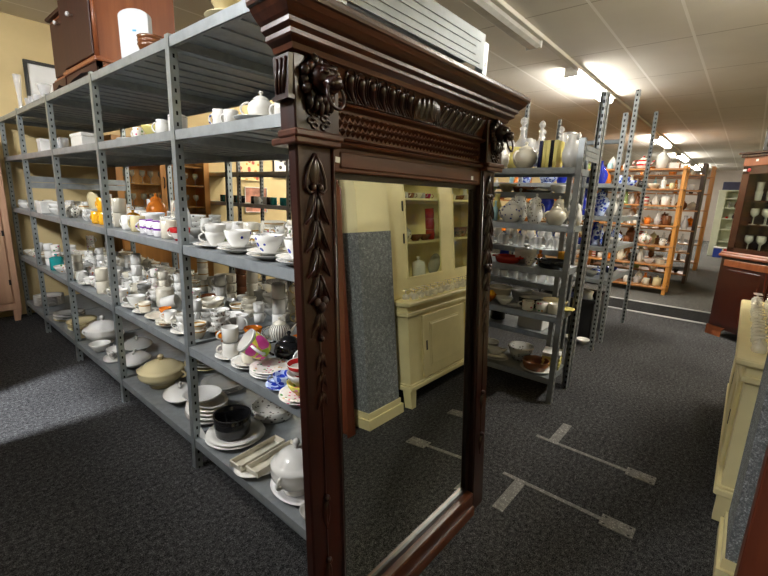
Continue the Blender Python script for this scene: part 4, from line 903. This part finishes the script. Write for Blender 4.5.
# the far and back rows, set out cup by cup
def cup_fill(z,shelf,bay,rows,step,kinds,mats,stack=.4,sauc=.35,maxst=2):
    y0,y1=YP[bay]+.07,YP[bay+1]-.07
    n=int((y1-y0)/step)
    for ri,x in enumerate(rows):
        for i in range(n+1):
            xx=x+rnd.uniform(-.02,.02); yy=y0+(y1-y0)*(i+(.35 if ri%2 else 0))/(n+.4)+rnd.uniform(-.012,.012)
            if not is_free(xx,yy,.050,z): continue
            k=rnd.choice(kinds); m=rnd.choice(mats); zz=z; sauc_=k in('teacup','coffee_cup') and rnd.random()<sauc and is_free(xx,yy,.074,z)
            rr=.074 if sauc_ or k=='bowl' else .050
            if not is_free(xx,yy,rr-.006,z): continue
            take(xx,yy,rr,z)
            row=ROWW[min(ri,5)] if ri<len(rows)-1 else 'back row'
            where=f'{row}, {shelf}, {BAYW[bay]}'
            if sauc_:
                reg(place('saucer',(xx,yy,z),rnd.choice(mats)),yy,'mirror',where,CG); zz=z+.0066
            h={'teacup':.0345,'coffee_cup':.0715,'mug':.0945,'bowl':.040,'milk_jug':0,'sugar_bowl':0}[k]
            s=rnd.uniform(.92,1.06); rz=rnd.uniform(0,6.28)
            reg(place(k,(xx,yy,zz),m,rz,s),yy,'mirror',where,CG)
            q=1
            while h and q<maxst and rnd.random()<stack:
                zz+=h*s+.0008; q+=1
                reg(place(k,(xx,yy,zz),m,rz+rnd.uniform(-.5,.5),s),yy,'mirror',f'stacked in {where}',CG)
WH=['white']*5+['ivory']*3+['grey']*1+['gflower','pflower','goldrim']
WI=['ivory']*3+['white']*4+['cream']*1
cup_fill(S3,'lower cup shelf',0,[1.05,1.19,1.34,1.49,1.63,1.74],.125,['coffee_cup']*4+['mug','teacup'],WI,.65,.3,3)
cup_fill(S3,'lower cup shelf',1,[1.05,1.19,1.34,1.49,1.63,1.74],.125,['coffee_cup','teacup','mug','bowl','teacup'],WH+['brown','grey'],.5,.35,3)
cup_fill(S3,'lower cup shelf',2,[1.05,1.19,1.33,1.48,1.63,1.74],.122,['teacup','teacup','coffee_cup','milk_jug','mug'],WH+['pflower'],.5,.45,3)
cup_fill(S3,'lower cup shelf',3,[1.05,1.20,1.36,1.54,1.72],.125,['teacup','coffee_cup','sugar_bowl','bowl'],WH,.5,.4,3)
cup_fill(S3,'lower cup shelf',4,[1.06,1.22,1.42,1.64],.14,['teacup','bowl','mug'],WH+['cream'],.45,.4,2)
cup_fill(S2,'upper cup shelf',0,[1.05,1.20,1.38,1.58,1.73],.125,['teacup','coffee_cup','bowl','teacup'],WH+['gflower','green','bluerim'],.45,.4,3)
cup_fill(S2,'upper cup shelf',1,[1.05,1.20,1.40,1.62],.125,['mug','teacup','bowl','milk_jug'],WH+['gflower','grey'],.35,.35,2)
cup_fill(S2,'upper cup shelf',2,[1.05,1.19,1.36,1.54],.122,['mug','teacup','milk_jug','sugar_bowl'],WH+['grey','yellow'],.3,.3,2)
cup_fill(S2,'upper cup shelf',3,[1.05,1.20,1.40,1.6],.125,['teacup','bowl','mug','sugar_bowl'],WH+['grey'],.3,.3,2)
cup_fill(S2,'upper cup shelf',4,[1.06,1.24,1.46],.14,['bowl','mug','teacup'],WH,.2,.3,1)
# bottom shelf: tureens and platters
hero('oval_platter',1.07,1.40,S4,'bluerim','purple-rimmed oval platter under the white lidded tureen by the mirror',PI/2,.78)
hero('tureen',1.08,1.40,S4+.0135,'white','white lidded tureen with handles beside the mirror foot',3.4,(.78,.78,1.08))
hero('bowl',1.02,1.20,S4,'white','small white bowl half hidden by the mirror foot',0,.9)
hero('oval_platter',1.10,1.68,S4,'white','white oval platter carrying two long cream dishes',.1,.95)
for q,(dx,dy,lb) in enumerate(((-.01,.046,'front'),(.02,-.050,'rear'))):
    hero('long_dish',1.10+dx,1.68+dy,S4+.026,'ivory',f'long ivory dish lying at the {lb} of the white oval platter',.1,.80)
hero('plate',1.12,2.0,S4,'white','lower white plate under the black pot, bottom shelf',0,1.25); hero('plate',1.12,2.0,S4+.016,'white','upper white plate under the black pot, bottom shelf',0,1.2)
KINDS['casserole_pot']=[lambda:[('pot_body',MB().lathe(vessel([(.085,0),(.092,.01),(.098,.06),(.098,.115)],.006,.01),26),None),('rim',MB().lathe([(.098,.112),(.103,.116),(.101,.122),(.093,.118)],26),0)],None]; CAT['casserole_pot']='pot'
hero('casserole_pot',1.11,2.01,S4+.029,'black','matt black round pot on white plates, bottom shelf')
for q in range(5): hero('oval_platter',1.13+.004*q,2.36,S4+q*.020,['grey','white','white','ivory','white'][q],f'oval platter, {ordw(q)} up in the stack behind the second upright',PI/2-.3+.08*q,.98-.03*q)
hero('bowl',1.11,2.35,S4+.112,'white','shallow white bowl on top of the stack of oval platters',0,(1.55,1.55,.7))
hero('covered_dish',1.11,2.66,S4,'white','white oval covered dish between the platter stack and the cream tureen',PI/2-.5,.95)
hero('tureen',1.12,2.97,S4,'cream','large cream lidded tureen on the bottom shelf',-.9,(1.0,1.0,.95),over={'knob':'cream'})
hero('covered_dish',1.12,3.46,S4,'white','white covered dish in front by the third upright, bottom shelf',PI/2-.6,1.0)
hero('gravy_boat',1.05,3.72,S4,'white','white gravy boat before the grey covered dish, bottom shelf',1.2,1.05)
hero('covered_dish',1.25,3.78,S4,'grey','grey covered dish behind the gravy boat, bottom shelf',PI/2-.4,1.05)
hero('bowl',1.03,3.97,S4,'white','white bowl in front of the peaked white tureen',0,1.15)
hero('tureen',1.12,4.18,S4,'white','white tureen with peaked lid near the fourth upright',-.7,(.95,.95,1.05))
for q in range(4): hero('oval_platter',1.47+.01*q,3.08,S4+q*.022,['cream','grey','grey','cream'][q],f'oval platter, {ordw(q)} up in the pile behind the cream tureen',PI/2,1)
for q in range(3): hero('plate',1.40,2.62,S4+q*.014,'grey',f'grey plate, {ordw(q)} up in the pile behind the covered dish',0,1.2)
for q in range(4): hero('oval_platter',1.10,4.72,S4+q*.022,'cream',f'cream oval platter, {ordw(q)} up in the pile past the fourth upright',PI/2-.2*q,.95)
for q in range(5): hero('plate',1.10,5.15,S4+q*.016,['cream','white','grey','white','grey'][q],f'dinner plate, {ordw(q)} up in the pile beyond the cream platters',0,1.05)
hero('box',1.05,4.48,S4,'cream','small cream box in front of the cream platters',.2,1.1)
for q in range(7): hero('plate',1.10,5.95,S4+q*.016,'white',f'white plate, {ordw(q)} up in the pile at the far end, bottom shelf',0,1.1)
hero('pitcher',1.35,1.45,S4,'grey','grey pitcher at the back behind the white tureen',1,1.0)
hero('casserole',1.42,2.06,S4,'gflower','grey-sprigged open pan at the back behind the black pot',.4,1.1)
single('paper_tag',MB().prism([(0,0),(.09,0),(.075,.07)],0,.0012,0),PAPER,'white folded paper tag leaning on the second upright, bottom shelf','paper tag',(1.0,2.06,S4+.001),(0,0,.2))
# high shelf
hero('plate',1.07,1.60,S1,'white','white plate under the white teapot on the high shelf',0,.85); hero('teapot',1.07,1.60,S1+.008,'white','white round teapot on a plate on the high shelf',2.3,.72)
hero('mug',1.05,1.80,S1,'white','white mug in front of the yellow bowl on the high shelf',2,.75); hero('mug',1.05,1.89,S1,'bflower','sprigged mug at the second upright on the high shelf',2,.85)
hero('bowl',1.16,1.83,S1+.0,'yellow','yellow bowl behind the white mug on the high shelf',0,1.0); hero('bowl',1.30,1.88,S1,'brown','brown bowl behind the yellow bowl on the high shelf',0,1.2)
hero('mug',1.06,1.44,S1,'white','plain white mug beside the apple-painted crock',2,.8)
hero('canister',1.07,1.30,S1,'redband','lidded crock with red band by the mirror on the high shelf',0,.9,over={'lid':'ivory'})
hero('canister',1.07,2.36,S1,'white','white lidded canister beside the second upright on the high shelf',0,.9); hero('milk_jug',1.06,2.52,S1,'white','small white jug beside the lidded canister',2.2,.95)
hero('bowl',1.09,2.68,S1,'lemon','pale lemon bowl on the high shelf',0,1.1); hero('mug',1.05,2.84,S1,'pflower','sprigged cup beside the lemon bowl on the high shelf',2,.75)
hero('oval_platter',1.10,3.06,S1,'white','white oval platter by the third upright on the high shelf',PI/2,.75); hero('box',1.05,3.85,S1,'white','long white box on the high shelf past the third upright',PI/2,(2.2,1.3,1.1))
hero('box',1.05,4.90,S1,'white','square white carton on the high shelf near the far end',.0,(1.2,1.2,1.3))
for q,y in enumerate((4.45,4.58,4.70)): hero('tumbler',1.06,y,S1,CRYS,['clear tumbler by the fourth upright, high shelf','clear tumbler in the middle of three, high shelf','clear tumbler beside the square carton, high shelf'][q])
# on top of the rack
hero('saucer',1.06,1.80,ST,'cream','cream stand under the cream pot on top of the rack',0,1.3); hero('mixing_bowl',1.06,1.80,ST+.01,'cream','cream pot on a stand on top of the rack',0,.62)
hero('bowl',1.05,1.50,ST,'cream','cream bowl on top of the rack near the cornice',0,1.0)
for q in range(3): hero('bowl',1.07,2.60,ST+q*.020,'brown',f'brown bowl, {ordw(q)} up in the stack on top of the rack',0,1.05)
rt=thing('wireless_router','tall white plastic router with rounded top standing on the rack','router',(1.08,2.84,ST+.001),-.9); rt.scale=(1.1,1.1,1.22)
pr=[(-.075,0),(.075,0),(.078,.20)]+[(.078*math.cos(a*PI/10),.215+.032*math.sin(a*PI/10)) for a in range(11)]+[(-.078,.20)]
part('casing',MB().prism(pr,-.018,.018,1),WPLAST,rt); part('light_dot',MB().box((-.006,-.0195,.15),(.014,-.0175,.158)),plain('blue_dot',(.05,.35,.6),.4),rt,label='blue status mark')
hero('glass_vase',1.02,5.62,ST,CRYS,'tall clear slender vase at the far end on top of the rack',0,(.55,.55,1.7)); hero('glass_vase',1.08,4.95,ST,CRYS,'clear flared vase on top of the rack beside the framed print',0,.9)
for q,y in enumerate((5.10,5.25,5.40)): hero('tumbler',1.05,y,ST,CRYS,['clear tumbler next to the flared vase on the rack top','clear tumbler second from the flared vase on the rack top','clear tumbler third from the flared vase on the rack top'][q])
hero('jar',1.42,1.16,ST,AMBG,'amber glass jar above the mirror cornice on top of the rack',0,.75); hero('teapot',1.60,1.16,ST,'pflower','sprigged teapot beside the amber jar on top of the rack',-.6,.8,over={'lid':'lemon'})

# ------------------------------------------------------------------ the teapot rack
T1,T2,T3,T4,T5=ZS2
hero('pitcher',3.30,1.62,T5,'white','round white pitcher next to the mirror frame on the teapot rack',.6,.95)
hero('pitcher',3.47,1.55,T5,'lemon','pale yellow jug behind the round white pitcher',-.5,.9); hero('teapot',3.30,1.40,T5,'ivory','wide ivory teapot between the white pitcher and the books',2.9,1.2)
for q,(m,y) in enumerate((('navy',1.262),('lemon',1.232),('lemon',1.205),('black',1.178),('lemon',1.152))):
    place('book',(3.31,y,T5),m,PI,(1,1,.92),label=f"{PATLOOK[m]} book, {ordw(q)} from the ivory teapot in the row of five",over={'pages':PAPER},group='books on the teapot rack').rotation_euler=(0,0,-PI/2)
hero('pitcher',3.31,1.055,T5,'white','tall white jug by the end upright of the teapot rack',.9,(.8,.8,1.15))
hero('bottle',3.27,1.685,T4,'sky','pale blue bottle beside the mirror frame',0,.75); hero('bottle',3.32,1.62,T4,'sky','pale blue vase-like bottle behind the first blue bottle',0,.65); hero('vase',3.43,1.665,T4,'lemon','pale yellow vase behind the blue bottles',0,.9)
hero('teapot',3.285,1.46,T4,'bflower','white teapot with blue sprigs on the second teapot shelf',2.8,1.15); hero('coffee_pot',3.515,1.50,T4,'gflower','grey-sprigged coffee pot behind the blue-sprigged teapot',2.6,1.05,over={'lid':'grey'})
hero('coffee_pot',3.33,1.285,T4,'gflower','tall white coffee pot with sprigged foot on the teapot rack',-.4,.88); hero('teapot',3.28,1.105,T4,'ivory','ivory round teapot in front of two coffee pots',2.6,.95)
hero('coffee_pot',3.51,1.17,T4,'ivory','ivory coffee pot behind the ivory round teapot',.3,.85); hero('coffee_pot',3.40,1.00,T4,'white','white pot with black handle at the rack end',-1.2,.72,over={'handle':'black'})
hero('casserole',3.30,1.46,T3,'red','red oval pan with cream inside on the third teapot shelf',PI/2,.85); hero('canister',3.46,1.38,T3,'white','plain white box-like canister behind the red pan',0,(1.7,1.7,1.0))
hero('milk_jug',3.30,1.28,T3,'gflower','small sprigged jug between the red and the black pans',1,.7); hero('figurine',3.42,1.24,T3,'orange','orange figurine behind the small sprigged jug',0,.7)
hero('casserole',3.32,1.10,T3,'black','black pan with handles on the third teapot shelf',PI/2-.2,.95); hero('mug',3.50,1.075,T3,'yellow','yellow mug at the end of the third teapot shelf',0,1.2); hero('milk_jug',3.30,1.66,T3,'white','white small jug behind the mirror edge, third teapot shelf',1,.8)
hero('mixing_bowl',3.45,1.56,T2,'ivory','ivory deep bowl at the back beside the mirror, fourth teapot shelf',0,.9); hero('bowl',3.29,1.60,T2,'amber','amber bowl holding two orange fruit beside the mirror',0,1.0)
for q in (0,1): single('orange_fruit',MB().ball((0,0,0),.034,14,9),G['yellow'],['orange fruit in the amber bowl, next to the mirror','orange fruit in the amber bowl, away from the mirror'][q],'fruit',(3.285,1.622-.052*q,T2+.072),(0,0,0),'fruit in the amber bowl')
hero('mixing_bowl',3.50,1.39,T2,'grey','grey bowl at the back behind the white small bowls',0,.85)
hero('bowl',3.29,1.45,T2,'white','white footed bowl next to the amber bowl',0,.95); hero('saucer',3.27,1.345,T2,'white','white saucer before the black-sided dish',0,.9)
hero('casserole_pot',3.38,1.26,T2,'black','black-sided dish with white lid on the fourth teapot shelf',0,(.95,.95,.55)); hero('plate',3.38,1.26,T2+.070,'white','white plate lying on the black-sided dish',0,.75)
for q,y in enumerate((1.235,1.135,1.045)): hero('mug',3.265+.02*q,y,T2,'pflower' if q<2 else 'ivory',['cream sprigged mug beside the white saucer','cream sprigged mug in the middle of three','ivory mug close to the end upright'][q],2,(1.1,1.1,.85))
hero('mixing_bowl',3.47,1.10,T2,'cream','cream yellow bowl at the back of the fourth teapot shelf',0,(.95,.95,.6)); hero('saucer',3.47,.99+.02,T2,'lemon','pale yellow saucer at the end of the fourth teapot shelf',0,1.0)
hero('oval_platter',3.31,1.50,T1,'white','white oval platter under a leaf-shaped dish, bottom of the teapot rack',PI/2,.72); hero('gravy_boat',3.31,1.50,T1+.022,'white','white leaf-shaped sauce boat on the oval platter',1.7,.95)
hero('mixing_bowl',3.46,1.62,T1,'ivory','ivory open bowl behind the sauce boat',0,.72); hero('mixing_bowl',3.46,1.33,T1,'gflower','large sprigged mixing bowl at the bottom of the teapot rack',0,1.0)
hero('plate',3.32,1.13,T1,'white','white plate under the dark brown dish, bottom of the teapot rack',0,1.0); hero('casserole_pot',3.32,1.14,T1+.012,'brown','dark brown round dish on a white plate',0,(1.05,1.05,.6))
for q in range(4): hero('box',3.50,1.07,T1+.0+q*.034,'lemon' if q<3 else 'white',f'flat square dish, {ordw(q)} up in the stack at the rack end',.2,(1.4,1.5,.36))
# mugs further along the same rack, seen through the cup rack
for q in range(15):
    y=4.36+q*.125
    if any(abs(y-p)<.05 for p in YP2): continue
    reg(place('mug',(3.32+.03*(q%3),y,T4),rnd.choice(['white','white','grey','teal','gflower','black','ivory']),rnd.uniform(0,6),1.05),y,'mirror','second shelf of the teapot rack','on the teapot rack')
for q in range(9):
    y=4.05+q*.14
    if any(abs(y-p)<.06 for p in YP2): continue
    reg(place('teacup',(3.32,y,T2),rnd.choice(['white','ivory','redband','gflower']),rnd.uniform(0,6),1.05),y,'mirror','fourth shelf of the teapot rack','on the teapot rack')
for q in range(8):
    y=2.2+q*.13
    if any(abs(y-p)<.06 for p in YP2): continue
    reg(place('jar',(3.36,y,T5),rnd.choice(['white','ivory','grey']),0,.6),y,'mirror','top shelf of the teapot rack','on the teapot rack')
# glassware behind
Q1,Q2,Q3,Q4,Q5=ZS2B
for q in range(9):
    y=1.24+q*.085; k=['glass_vase','decanter','tumbler','decanter','wine_glass','decanter','wine_glass','decanter','tumbler'][q]
    reg(place(k,(3.77+.05*(q%2),y,Q5),CRYS,0,[.95,.85,1.1,1.05,1.0,1.2,.95,.9,1.0][q]),y,'aisle','top shelf of the glassware rack','on the glassware rack')
for q in range(8):
    y=1.24+q*.10
    reg(place(['wine_glass','tumbler','wine_glass','decanter'][q%4],(3.98,y,Q5),CRYS,0,[1.1,1.2,1,.9][q%4]),y,'aisle','back of the top glassware shelf','on the glassware rack')
for q,(m,k,s) in enumerate((('white','bowl',1.1),('grey','plate',1.0),('brown','casserole',.8),('cream','bowl',1.2),('green','bowl',.8))):
    reg(place(k,(3.86,1.30+q*.16,Q4),m,PI/2,s),q,'aisle','fourth shelf of the glassware rack','on the glassware rack')
for q in range(11):
    y=1.24+q*.078
    reg(place(['tumbler','wine_glass'][q%2],(3.76,y,Q3),CRYS,0,.9),y,'aisle','front of the third glassware shelf','on the glassware rack')
    reg(place(['wine_glass','tumbler'][q%2],(3.90,y+.03,Q3),CRYS,0,.95),y,'aisle','back of the third glassware shelf','on the glassware rack')
for q in range(9):
    y=1.24+q*.09
    reg(place('tumbler',(3.76,y,Q2),CRYS,0,(1.1,1.1,.72)),y,'aisle','front of the second glassware shelf','on the glassware rack')
    if q%2: reg(place('bowl',(3.95,y,Q2),CRYS,0,.9),y,'aisle','back of the second glassware shelf','on the glassware rack')
hero('box',3.88,1.38,Q1,'white','big white carton low in the glassware rack',0,(2.4,2.6,3.4)); hero('canister',3.85,1.75,Q1,'black','black lidded canister low in the glassware rack',0,1.4)

# ------------------------------------------------------------------ the blue and white rack
B1,B2,B3,B4=ZS3
def blue(k,x,y,z,mat,sh_,s=1,rz=0,**kw):
    if x<5.2: x+=.38; y+=.09
    r=krad(k)*s
    if not is_free(x,y,r,z) or x-r<5.15 or any(abs(y-p)<r+.02 for p in YP3): return
    take(x,y,r,z)
    reg(place(k,(x,y,z),mat,rz,s,**kw),y,'aisle',f'{sh_} shelf of the blue ware rack','on the blue ware rack')
for (k,x,y,m,s) in (('mixing_bowl',5.02,1.42,'navy',1.15),('bowl',4.90,1.55,'blueware',1.2),('plate',5.15,1.62,'blueware',.9),('milk_jug',5.45,1.20,'blueware',1.1),('mixing_bowl',5.75,1.22,'blueware',.8),('bowl',5.35,1.45,'white',1.1),('bottle',5.30,1.35,'cobalt',1.0),('bowl',6.05,1.20,'blueware',1.2),('vase',5.70,1.55,'white',1.0),('jar',6.1,1.5,'orange',.8),('tureen',4.95,1.85,'blueware',.7)): blue(k,x,y,B4,m,'top',s)
for (k,x,y,m,s) in (('jar',4.92,1.42,'cobalt',1.15),('ginger_jar',5.02,1.24,'blueware',.85),('jar',5.16,1.55,'navy',1.0),('tumbler',4.90,1.29,CRYS,1.0),('tumbler',4.88,1.56,CRYS,1.0),('jar',5.55,1.25,'white',.75),('figurine',5.75,1.22,'grey',1.3),('coffee_pot',5.95,1.3,'white',.8),('vase',5.45,1.5,'red',1.0),('ginger_jar',5.0,1.85,'cobalt',.8)): blue(k,x,y,B3,m,'second',s)
for (k,x,y,m,s) in (('bowl',4.90,1.36,'cobalt',1.15),('figurine',4.95,1.22,'blueware',1.5),('bottle',5.05,1.20,'blueware',.95),('vase',5.16,1.30,'cobalt',1.05),('bottle',5.28,1.20,'black',.9),('figurine',4.92,1.50,'white',1.2),('teapot',5.50,1.24,'blueware',.9),('bowl',5.75,1.22,'white',1.2),('milk_jug',5.62,1.45,'white',1.1),('tureen',6.0,1.28,'blueware',.7),('vase',5.0,1.75,'blueware',1.0)): blue(k,x,y,B2,m,'third',s)
for (k,x,y,m,s) in (('box',4.95,1.42,'white',1.5),('bowl',4.92,1.22,'grey',1.1),('box',5.22,1.22,'blueware',1.2),('covered_dish',5.55,1.30,'blueware',.8),('box',5.40,1.55,'white',1.6),('bowl',5.80,1.22,'navy',1.2),('box',6.02,1.30,'grey',1.1),('plate',5.15,1.65,'white',1.0)): blue(k,x,y,B1,m,'lowest',s,.3)
for (z,sh_,n) in ((B4,'top',6),(B3,'second',6),(B2,'third',7),(B1,'lowest',6)):
    for q in range(n):
        blue(rnd.choice(['jar','vase','bottle','ginger_jar','bowl','teapot','milk_jug']),5.62+.06*(q%2),1.42+q*.23,z,rnd.choice(['cobalt','blueware','blueware','white','cobalt','sky']),sh_,.8,rnd.uniform(0,6))
cr=thing('storage_crate','black open crate of blue bags on the floor under the blue ware rack','crate',(5.45,1.50,0),.05)
w_=MB().box((-.34,-.30,.0),(.34,.30,.02)).box((-.34,-.30,0),(-.32,.30,.46)).box((.32,-.30,0),(.34,.30,.46)).box((-.34,-.30,0),(.34,-.28,.46)).box((-.34,.28,0),(.34,.30,.46))
part('crate_body',w_,BLKP,cr); part('rim',MB().box((-.36,-.32,.44),(-.335,.32,.475)).box((.335,-.32,.44),(.36,.32,.475)).box((-.335,-.32,.44),(.335,-.295,.475)).box((-.335,.295,.44),(.335,.32,.475)),BLKP,cr)
for q,(x,y,m,lb) in enumerate(((5.30,1.50,BLUEP,'blue plastic bag bulging out of the black crate, facing the teapot rack'),(5.58,1.375,PAPER,'white paper bag in the black crate'),(5.58,1.63,BLUEP,'blue plastic bag at the back of the black crate'))):
    bg=MB(); bg.lathe([(0,.0),(.10,.0),(.112,.07),(.115,.2),(.10,.33),(.06,.42),(.075,.47),(.03,.48),(0,.46)],11,1,.85); single('plastic_bag',bg,m,lb,'bag',(x,y,.022),(0,0,q),'bags in the black crate')
for q,(y,m) in enumerate(((1.20,'white'),(1.34,'grey'))): hero('bowl',4.93,y,.0,m,['white bowl on the floor under the blue ware rack','grey bowl on the floor beside the black crate'][q],0,1.0)
# ------------------------------------------------------------------ wooden racks
KW=['vase','figurine','figurine','mug','milk_jug','milk_jug','bowl','teapot','box','jar','canister','bottle','teacup','coffee_pot','bowl']
MW=['white']*4+['brown']*3+['amber','amber','ivory','ivory','cream','redband','green','grey','orange','black','black','sky','gflower','pflower',CRYS,CRYS,CRYS]
def wood_fill(x,y0,y1,step,zs,name,heads,mids=(),xo=(.12,.17),rw=''):
    for zi,z in enumerate(zs):
        y=y0+rnd.uniform(0,.04); lim=heads[zi]
        while y<y1:
            k=rnd.choice(KW); m=rnd.choice(MW); s=min(rnd.uniform(1.0,1.45)*(.75 if rw else 1),lim/.31 if k in('jar','bottle','vase','coffee_pot') else 9)
            r=krad(k)*s; y+=r
            if any(abs(y-p)<r+.05 for p in mids): y=max(p for p in mids if p<y+.4)+.09; continue
            reg(place(k,(x+rnd.uniform(*xo),y,z),m,rnd.uniform(0,6),s),y,'aisle',f'{ORD[len(zs)-1-zi]} shelf down, {rw}{name}','on the wooden racks')
            y+=r+step*rnd.uniform(0,1)
wood_fill(8.90,1.02,2.25,.006,ZW,'honey wooden rack',[.36,.30,.32,.30,.24,.30,.6])
wood_fill(8.90,2.45,4.9,.10,[z for z in ZW if z>.4],'honey wooden rack beyond the blue ware',[.30,.32,.30,.24,.30,.6],(2.36,3.76))
wood_fill(10.65,.92,2.0,.05,[.2,.65,1.1,1.5,1.9,2.2],'dark wooden rack',[.4,.4,.36,.36,.26,.6],(2.63,))
wood_fill(13.25,.95,1.9,.06,[.2,.65,1.1,1.5,1.9,2.3],'narrow far wooden rack',[.4,.4,.36,.36,.36,.6])
wood_fill(8.90,1.04,2.10,.01,ZW,'honey wooden rack',[.36,.30,.32,.30,.24,.30,.6],(),(.335,.345),'back row, ')
for (z,n) in ((1.25,5),(1.6,5),(.9,4)):
    for q in range(n):
        reg(place(rnd.choice(['box','bowl','vase','canister']),(18.2,-.10+q*.17,z),rnd.choice(['white','sky','grey','red','black','brown']),0,.75),-q,'mantel clock side',f"{'middle' if z==1.25 else 'upper' if z==1.6 else 'lower'} shelf of the far bookcase",'on the far bookcase')
# ------------------------------------------------------------------ glasses on and in the cabinets
for q in range(17):
    for r in (0,1):
        reg(place('upturned_glass',(2.66+q*.092+r*.03,-.215+r*.075+rnd.uniform(-.006,.006),.871),CRYS,0,(.80,.80,rnd.uniform(.5,.56))),q,'pillar',f"{'inner' if r==0 else 'outer'} row on the cream hutch worktop",'on the cream hutch worktop')
HG='inside the cream hutch'
hero('canister',3.07,-.37,.95,'white','tall white lidded jar inside the cream hutch',0,(1.15,1.15,1.65))
hero('teapot',2.90,-.40,1.325,'gflower','sprigged teapot on the middle hutch shelf',2,1.0); hero('bowl',3.05,-.38,1.325,'brown','brown bowl beside the sprigged teapot in the hutch',0,.9); hero('bowl',3.19,-.38,1.325,'brown','second brown bowl in the hutch, beside red cups',0,.85)
for q in range(3): hero('mug',3.27,-.37,1.325+q*.095,'red',f'red mug, {ordw(q)} up in the stack inside the hutch',0,1.0)
for q in range(6): reg(place(['bowl','milk_jug','teacup'][q%3],(2.86+q*.085,-.40,1.69),rnd.choice(['grey','ivory','gflower','brown','red']),1,.85),q,'pillar','upper hutch shelf','inside the cream hutch')
hero('casserole',3.72,-.42,1.325,'black','black pan on the middle hutch shelf behind the second door',PI/2,.9); hero('mixing_bowl',3.92,-.44,1.325,'brown','brown bowl beside the black pan in the hutch',0,.8)
hero('plate',3.60,-.54,1.06,'grey','grey plate standing at the hutch back behind the second door',0,.85,tilt=(1.38,0))
for q in range(3): hero('bowl',3.62+q*.15,-.38,.95,['brown','ivory','green'][q],['brown bowl low behind the second hutch door','ivory bowl low behind the second hutch door','green bowl low behind the second hutch door'][q],0,.7)
for q in range(4): reg(place(['bowl','vase'][q%2],(3.58+q*.14,-.40,1.69),['grey','ivory','brown','white'][q],0,.8),q,'pillar','upper hutch shelf behind the second door','inside the cream hutch')
for zi,(z,k,n) in enumerate(((1.66,'tumbler',8),(1.38,'wine_glass',8),(1.062,'wine_glass',8))):
    for q in range(n):
        for r in ((0,1) if k=='tumbler' else (0,)):
            p=Mc @ Vector((.18+.07*(q%2),-.13-q*.075,z+r*.108)); reg(place(k,p,CRYS,0,1.0 if k=='tumbler' else 1.15),q,'aisle',f"{'stacked on ' if r else ''}{['top','middle','lower'][zi]} shelf of the mahogany cabinet",'in the mahogany cabinet')
for zi,z in enumerate((1.30,1.60)):
    for q in range(9):
        reg(place('wine_glass',(2.06+q*.118,6.20+.04*(q%2),z),CRYS,0,1.0),q,'cup rack',f"{['lower','upper'][zi]} shelf of the oak cabinet",'in the oak cabinet')
finish_labels()
# ------------------------------------------------------------------ camera
cam=bpy.data.cameras.new('camera'); co=bpy.data.objects.new('camera',cam); COL.objects.link(co)
cam.sensor_width=36; cam.lens=36*421.717/768; cam.clip_start=.02
R=((0.65052756,-0.758594,0.03672934),(-0.13789479,-0.16553145,-0.97651644),(0.74685937,0.63018607,-0.21228893))
co.matrix_world=Matrix(((R[0][0],-R[1][0],-R[2][0],0),(R[0][1],-R[1][1],-R[2][1],0),(R[0][2],-R[1][2],-R[2][2],1.55),(0,0,0,1)))
SC.camera=co
w=bpy.data.worlds.new('world'); w.use_nodes=True; w.node_tree.nodes['Background'].inputs[0].default_value=(.05,.05,.05,1); SC.world=w
vs=SC.view_settings; vs.view_transform='Standard'; vs.look='None'; vs.gamma=1; vs.use_curve_mapping=False; vs.exposure=0.25
SC.cycles.caustics_reflective=False; SC.cycles.caustics_refractive=False; SC.cycles.max_bounces=10; SC.cycles.sample_clamp_indirect=6
